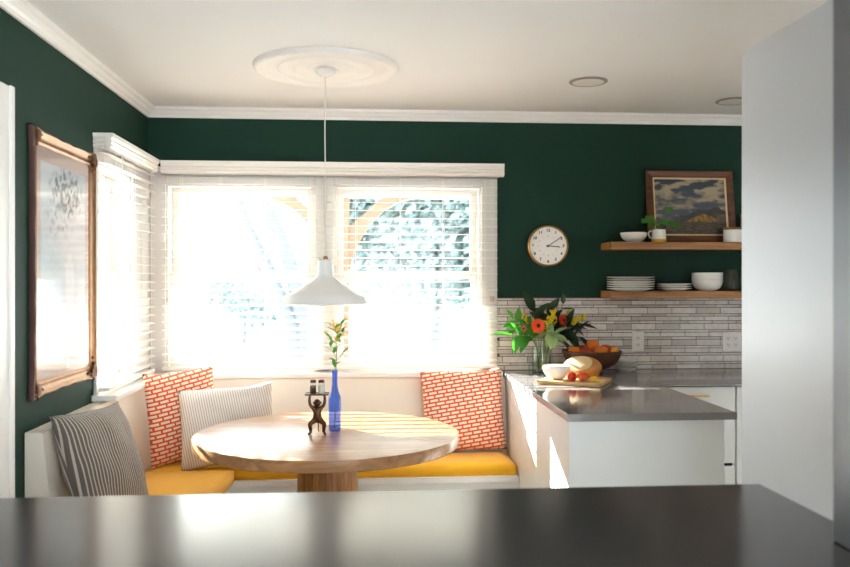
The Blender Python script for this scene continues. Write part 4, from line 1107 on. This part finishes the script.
# ------------------------------------------------------------------ foreground island and tall units
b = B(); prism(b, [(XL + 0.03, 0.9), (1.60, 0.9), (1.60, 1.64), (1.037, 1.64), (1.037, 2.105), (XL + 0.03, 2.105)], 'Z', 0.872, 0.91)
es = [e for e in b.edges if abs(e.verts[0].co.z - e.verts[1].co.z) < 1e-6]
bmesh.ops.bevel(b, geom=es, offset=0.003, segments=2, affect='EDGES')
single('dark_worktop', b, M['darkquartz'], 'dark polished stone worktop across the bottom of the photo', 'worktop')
ib = thing('island_cabinet', 'white base cabinet hidden under the dark foreground worktop', 'cabinet', (0.0, 1.5, 0))
b = B(); box(b, XL + 0.05, 1.0, 0.98, 2.05, 0.09, 0.871); box(b, XL + 0.09, 0.96, 1.03, 2.0, 0.0, 0.091); obj('body', b, M['cabwhite'], ib)
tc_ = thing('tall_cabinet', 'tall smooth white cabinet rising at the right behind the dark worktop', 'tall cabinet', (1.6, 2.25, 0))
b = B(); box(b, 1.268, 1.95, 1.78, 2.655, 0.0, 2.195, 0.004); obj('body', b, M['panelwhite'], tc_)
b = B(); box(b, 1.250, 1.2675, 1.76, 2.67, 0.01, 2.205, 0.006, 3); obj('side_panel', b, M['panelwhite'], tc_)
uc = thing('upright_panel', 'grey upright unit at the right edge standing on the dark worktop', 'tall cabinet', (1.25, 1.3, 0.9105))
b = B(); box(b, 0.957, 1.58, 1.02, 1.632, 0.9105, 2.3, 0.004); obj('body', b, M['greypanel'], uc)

# ------------------------------------------------------------------ outside: porch, trees, house, ground
PYB = 6.63; PZ = 2.104
b = B(); box(b, -60, 60, -20, 90, -0.5, -0.45); o = single('ground', b, M['ground'], 'pale sunlit ground outside beyond the porch', 'ground'); o['kind'] = 'structure'
b = B(); box(b, -2.95, 4.2, YB + WT, 6.72, -0.449, -0.06); box(b, -2.95, XL - WT, 1.0, YB + WT, -0.449, -0.06)
single('porch_floor', b, M['porchwhite'], 'pale porch floor slab outside the windows', 'porch')
b = B(); box(b, -2.9, 4.2, YB + WT + 0.005, 6.70, 2.33, 2.42); box(b, -2.9, XL - WT - 0.005, 1.0, YB + WT + 0.005, 2.33, 2.42)
single('porch_roof', b, M['porchwhite'], 'white boarded porch roof outside above the windows', 'porch roof')
b = B(); box(b, -2.87, 4.2, PYB - 0.06, PYB + 0.06, PZ, 2.329); single('porch_beam', b, M['porchwhite'], 'white porch beam seen at the top of the back windows', 'beam')
b = B(); box(b, -2.87, -2.75, 1.0, PYB - 0.062, PZ, 2.329); single('porch_beam', b, M['porchwhite'], 'white porch beam running outside along the left wall', 'beam')
def brace(b, x, s):
    o_, i_ = [], []
    for k in range(13):
        t = k / 12
        o_.append((x + s * (0.075 + 0.265 * t), 1.86 + (PZ - 1.861) * t))
        a = t * PI / 2; i_.append((x + s * (0.079 + 0.57 * (1 - math.cos(a))), 1.45 + (PZ - 1.451) * math.sin(a) ** 1.15))
    pts = o_ + i_[::-1]
    prism(b, pts if s > 0 else pts[::-1], 'Y', PYB - 0.045, PYB + 0.045); return b
for (x, sides, l) in ((-0.205, (-1, 1), 'timber porch post with two curved braces outside between the back windows'), (-2.81, (), 'plain corner porch post outside past the left window'), (2.5, (-1,), 'far right porch post with a curved brace outside')):
    t = thing('porch_post', l, 'post', (x, PYB, -0.06))
    b = B(); box(b, x - 0.08, x + 0.08, PYB - 0.058, PYB + 0.058, -0.059, PZ - 0.001, 0.006, 1); obj('post', b, M['porchwood'], t)
    for s in sides:
        b = B(); brace(b, x, s); obj('brace', b, M['porchwood'], t)

def foliage(bm, c, r, n, size, seed, sc=(1, 1, 1), clumps=26):
    rr = random.Random(seed); c = Vector(c); cl = []
    for _ in range(clumps):
        while True:
            p = Vector((rr.uniform(-1, 1), rr.uniform(-1, 1), rr.uniform(-1, 1)))
            if 0.3 < p.length < 1: break
        cl.append(Vector((p.x * sc[0], p.y * sc[1], p.z * sc[2])) * r)
    for i in range(n):
        q = cl[i % clumps]; d = Vector((rr.gauss(0, 1), rr.gauss(0, 1), rr.gauss(0, 0.8))) * r * 0.17
        p = c + q + d; a = Vector((rr.uniform(-1, 1), rr.uniform(-1, 1), rr.uniform(-1, 1))).normalized(); u = a.orthogonal().normalized() * size * rr.uniform(0.6, 1.2); v = a.cross(u).normalized() * size * 0.5
        bm.faces.new([bm.verts.new(p - u), bm.verts.new(p + v + a * size * 0.1), bm.verts.new(p + u), bm.verts.new(p - v + a * size * 0.1)])
    return bm
t = thing('evergreen_tree', 'dense leafy tree outside the right back window', 'tree', (1.1, 12.0, -0.45))
b = B(); tube(b, [(1.1, 12, -0.45), (1.05, 12, 0.6), (1.15, 12.1, 1.8), (1.0, 12.0, 3.2)], [0.17, 0.14, 0.12, 0.06], 12)
tube(b, [(1.08, 12, 0.9), (1.6, 12.1, 1.7), (2.2, 12, 2.4)], [0.08, 0.06, 0.03], 8); tube(b, [(1.08, 12, 1.0), (0.6, 11.9, 1.8), (0.2, 12, 2.4)], [0.08, 0.06, 0.03], 8); obj('trunk', b, M['bark'], t, smooth=True)
b = B(); foliage(b, (1.1, 12.0, 2.45), 1.75, 15000, 0.085, 5, (0.95, 0.8, 0.85), 60); obj('crown', b, M['treeleaf'], t)
t = thing('bare_tree', 'leaning bare tree with two grey trunks outside the left back window', 'tree', (-1.2, 14.0, -0.45))
b = B()
tube(b, [(-1.15, 14, -0.45), (-1.25, 14, 0.6), (-1.55, 14, 1.5), (-1.95, 14, 2.3), (-2.25, 14, 3.2), (-2.3, 14, 4.4)], [0.2, 0.16, 0.11, 0.085, 0.07, 0.04], 12)
tube(b, [(-1.15, 14, -0.35), (-1.05, 14.1, 0.7), (-1.25, 14.1, 1.7), (-1.6, 14.1, 2.6), (-1.9, 14.1, 3.6), (-2.0, 14.1, 4.8)], [0.2, 0.18, 0.14, 0.12, 0.09, 0.05], 12)
tube(b, [(-1.9, 14.1, 3.6), (-1.5, 14, 4.3), (-1.3, 14, 5.0)], [0.06, 0.04, 0.02], 8); obj('trunk', b, M['bark'], t, smooth=True)
for i, (x, y, z, r, l) in enumerate(((-7.2, 24, 0.6, 1.3, 'far rounded bush at the left of the left back window'), (-3.6, 25, 0.7, 1.4, 'far rounded bush below the leaning bare trunks'), (0.4, 26, 0.9, 1.7, 'far rounded bush behind the hanging pendant lamp'), (4.2, 24, 1.0, 1.9, 'far rounded bush at the right of the right back window'), (-11.5, 22, 0.9, 1.8, 'far rounded bush seen through the left wall window'))):
    t = thing('garden_bush', l, 'bush', (x, y, -0.45), group='bushes beyond the porch')
    b = B(); tube(b, [(x, y, -0.45), (x + 0.05, y, z)], [0.08, 0.04], 8); obj('stem', b, M['bark'], t)
    b = B(); foliage(b, (x, y, z + 0.15), r, 1500, 0.10, 30 + i, (1, 0.8, 0.62), 26); obj('crown', b, M['hazegreen'], t)
t = thing('far_house', 'pale house with a grey roof far off beyond the left back window', 'house', (-9.5, 40, -0.45))
b = B(); box(b, -14.5, -4.5, 37, 43, -0.449, 2.1); obj('wall', b, M['house'], t)
b = B(); prism(b, [(36.5, 2.1), (40, 4.0), (43.5, 2.1)], 'X', -15, -4); obj('roof', b, M['roof'], t)
for x in (-12.5, -9.5, -6.5):
    b = B(); box(b, x - 0.5, x + 0.5, 36.95, 36.999, 0.6, 1.7); obj('window', b, M['roof'], t)
t = thing('road_sign', 'small red road sign far off through the left back window', 'sign', (-3.4, 28, -0.45))
b = B(); tube(b, [(-3.4, 28, -0.45), (-3.4, 28, 1.8)], 0.03, 8); obj('pole', b, M['silver'], t)
b = B(); prism(b, [(-3.4 + 0.19 * math.cos(PI / 8 + k * PI / 4), 1.85 + 0.19 * math.sin(PI / 8 + k * PI / 4)) for k in range(8)], 'Y', 27.95, 27.965); obj('sign_plate', b, M['redsign'], t)

# ------------------------------------------------------------------ light, sky, camera
W = bpy.data.worlds.new('sky'); S.world = W; W.use_nodes = True
bg = W.node_tree.nodes['Background']; bg.inputs[0].default_value = (0.82, 0.925, 1.0, 1); bg.inputs[1].default_value = 2.4
sun = bpy.data.lights.new('sun', 'SUN'); sun.energy = 16; sun.angle = R(0.6); sun.color = (1.0, 0.99, 0.98)
so = bpy.data.objects.new('sun', sun); COL.objects.link(so)
to_sun = Vector((-0.88, 1.0, 0.44)).normalized(); so.rotation_euler = to_sun.to_track_quat('Z', 'Y').to_euler(); so.location = (-6, 10, 6)

cam = bpy.data.cameras.new('camera'); co = bpy.data.objects.new('camera', cam); COL.objects.link(co)
co.location = (0, 0, 1.446); co.rotation_euler = (R(90), 0, -math.atan(60 / 826.4))
cam.lens = 35.0; cam.sensor_width = 36.0; cam.shift_y = -3.5 / 850; cam.clip_start = 0.05; cam.clip_end = 300
cam.dof.use_dof = True; cam.dof.focus_distance = 4.0; cam.dof.aperture_fstop = 2.8
S.camera = co
S.view_settings.view_transform = 'Standard'; S.view_settings.look = 'None'; S.view_settings.gamma = 1.0
S.view_settings.use_curve_mapping = False; S.view_settings.exposure = 2.4
c = S.cycles
c.use_denoising = True; c.max_bounces = 12; c.diffuse_bounces = 6; c.glossy_bounces = 6; c.transparent_max_bounces = 24; c.transmission_bounces = 8
c.sample_clamp_indirect = 20.0; c.caustics_reflective = False; c.caustics_refractive = False
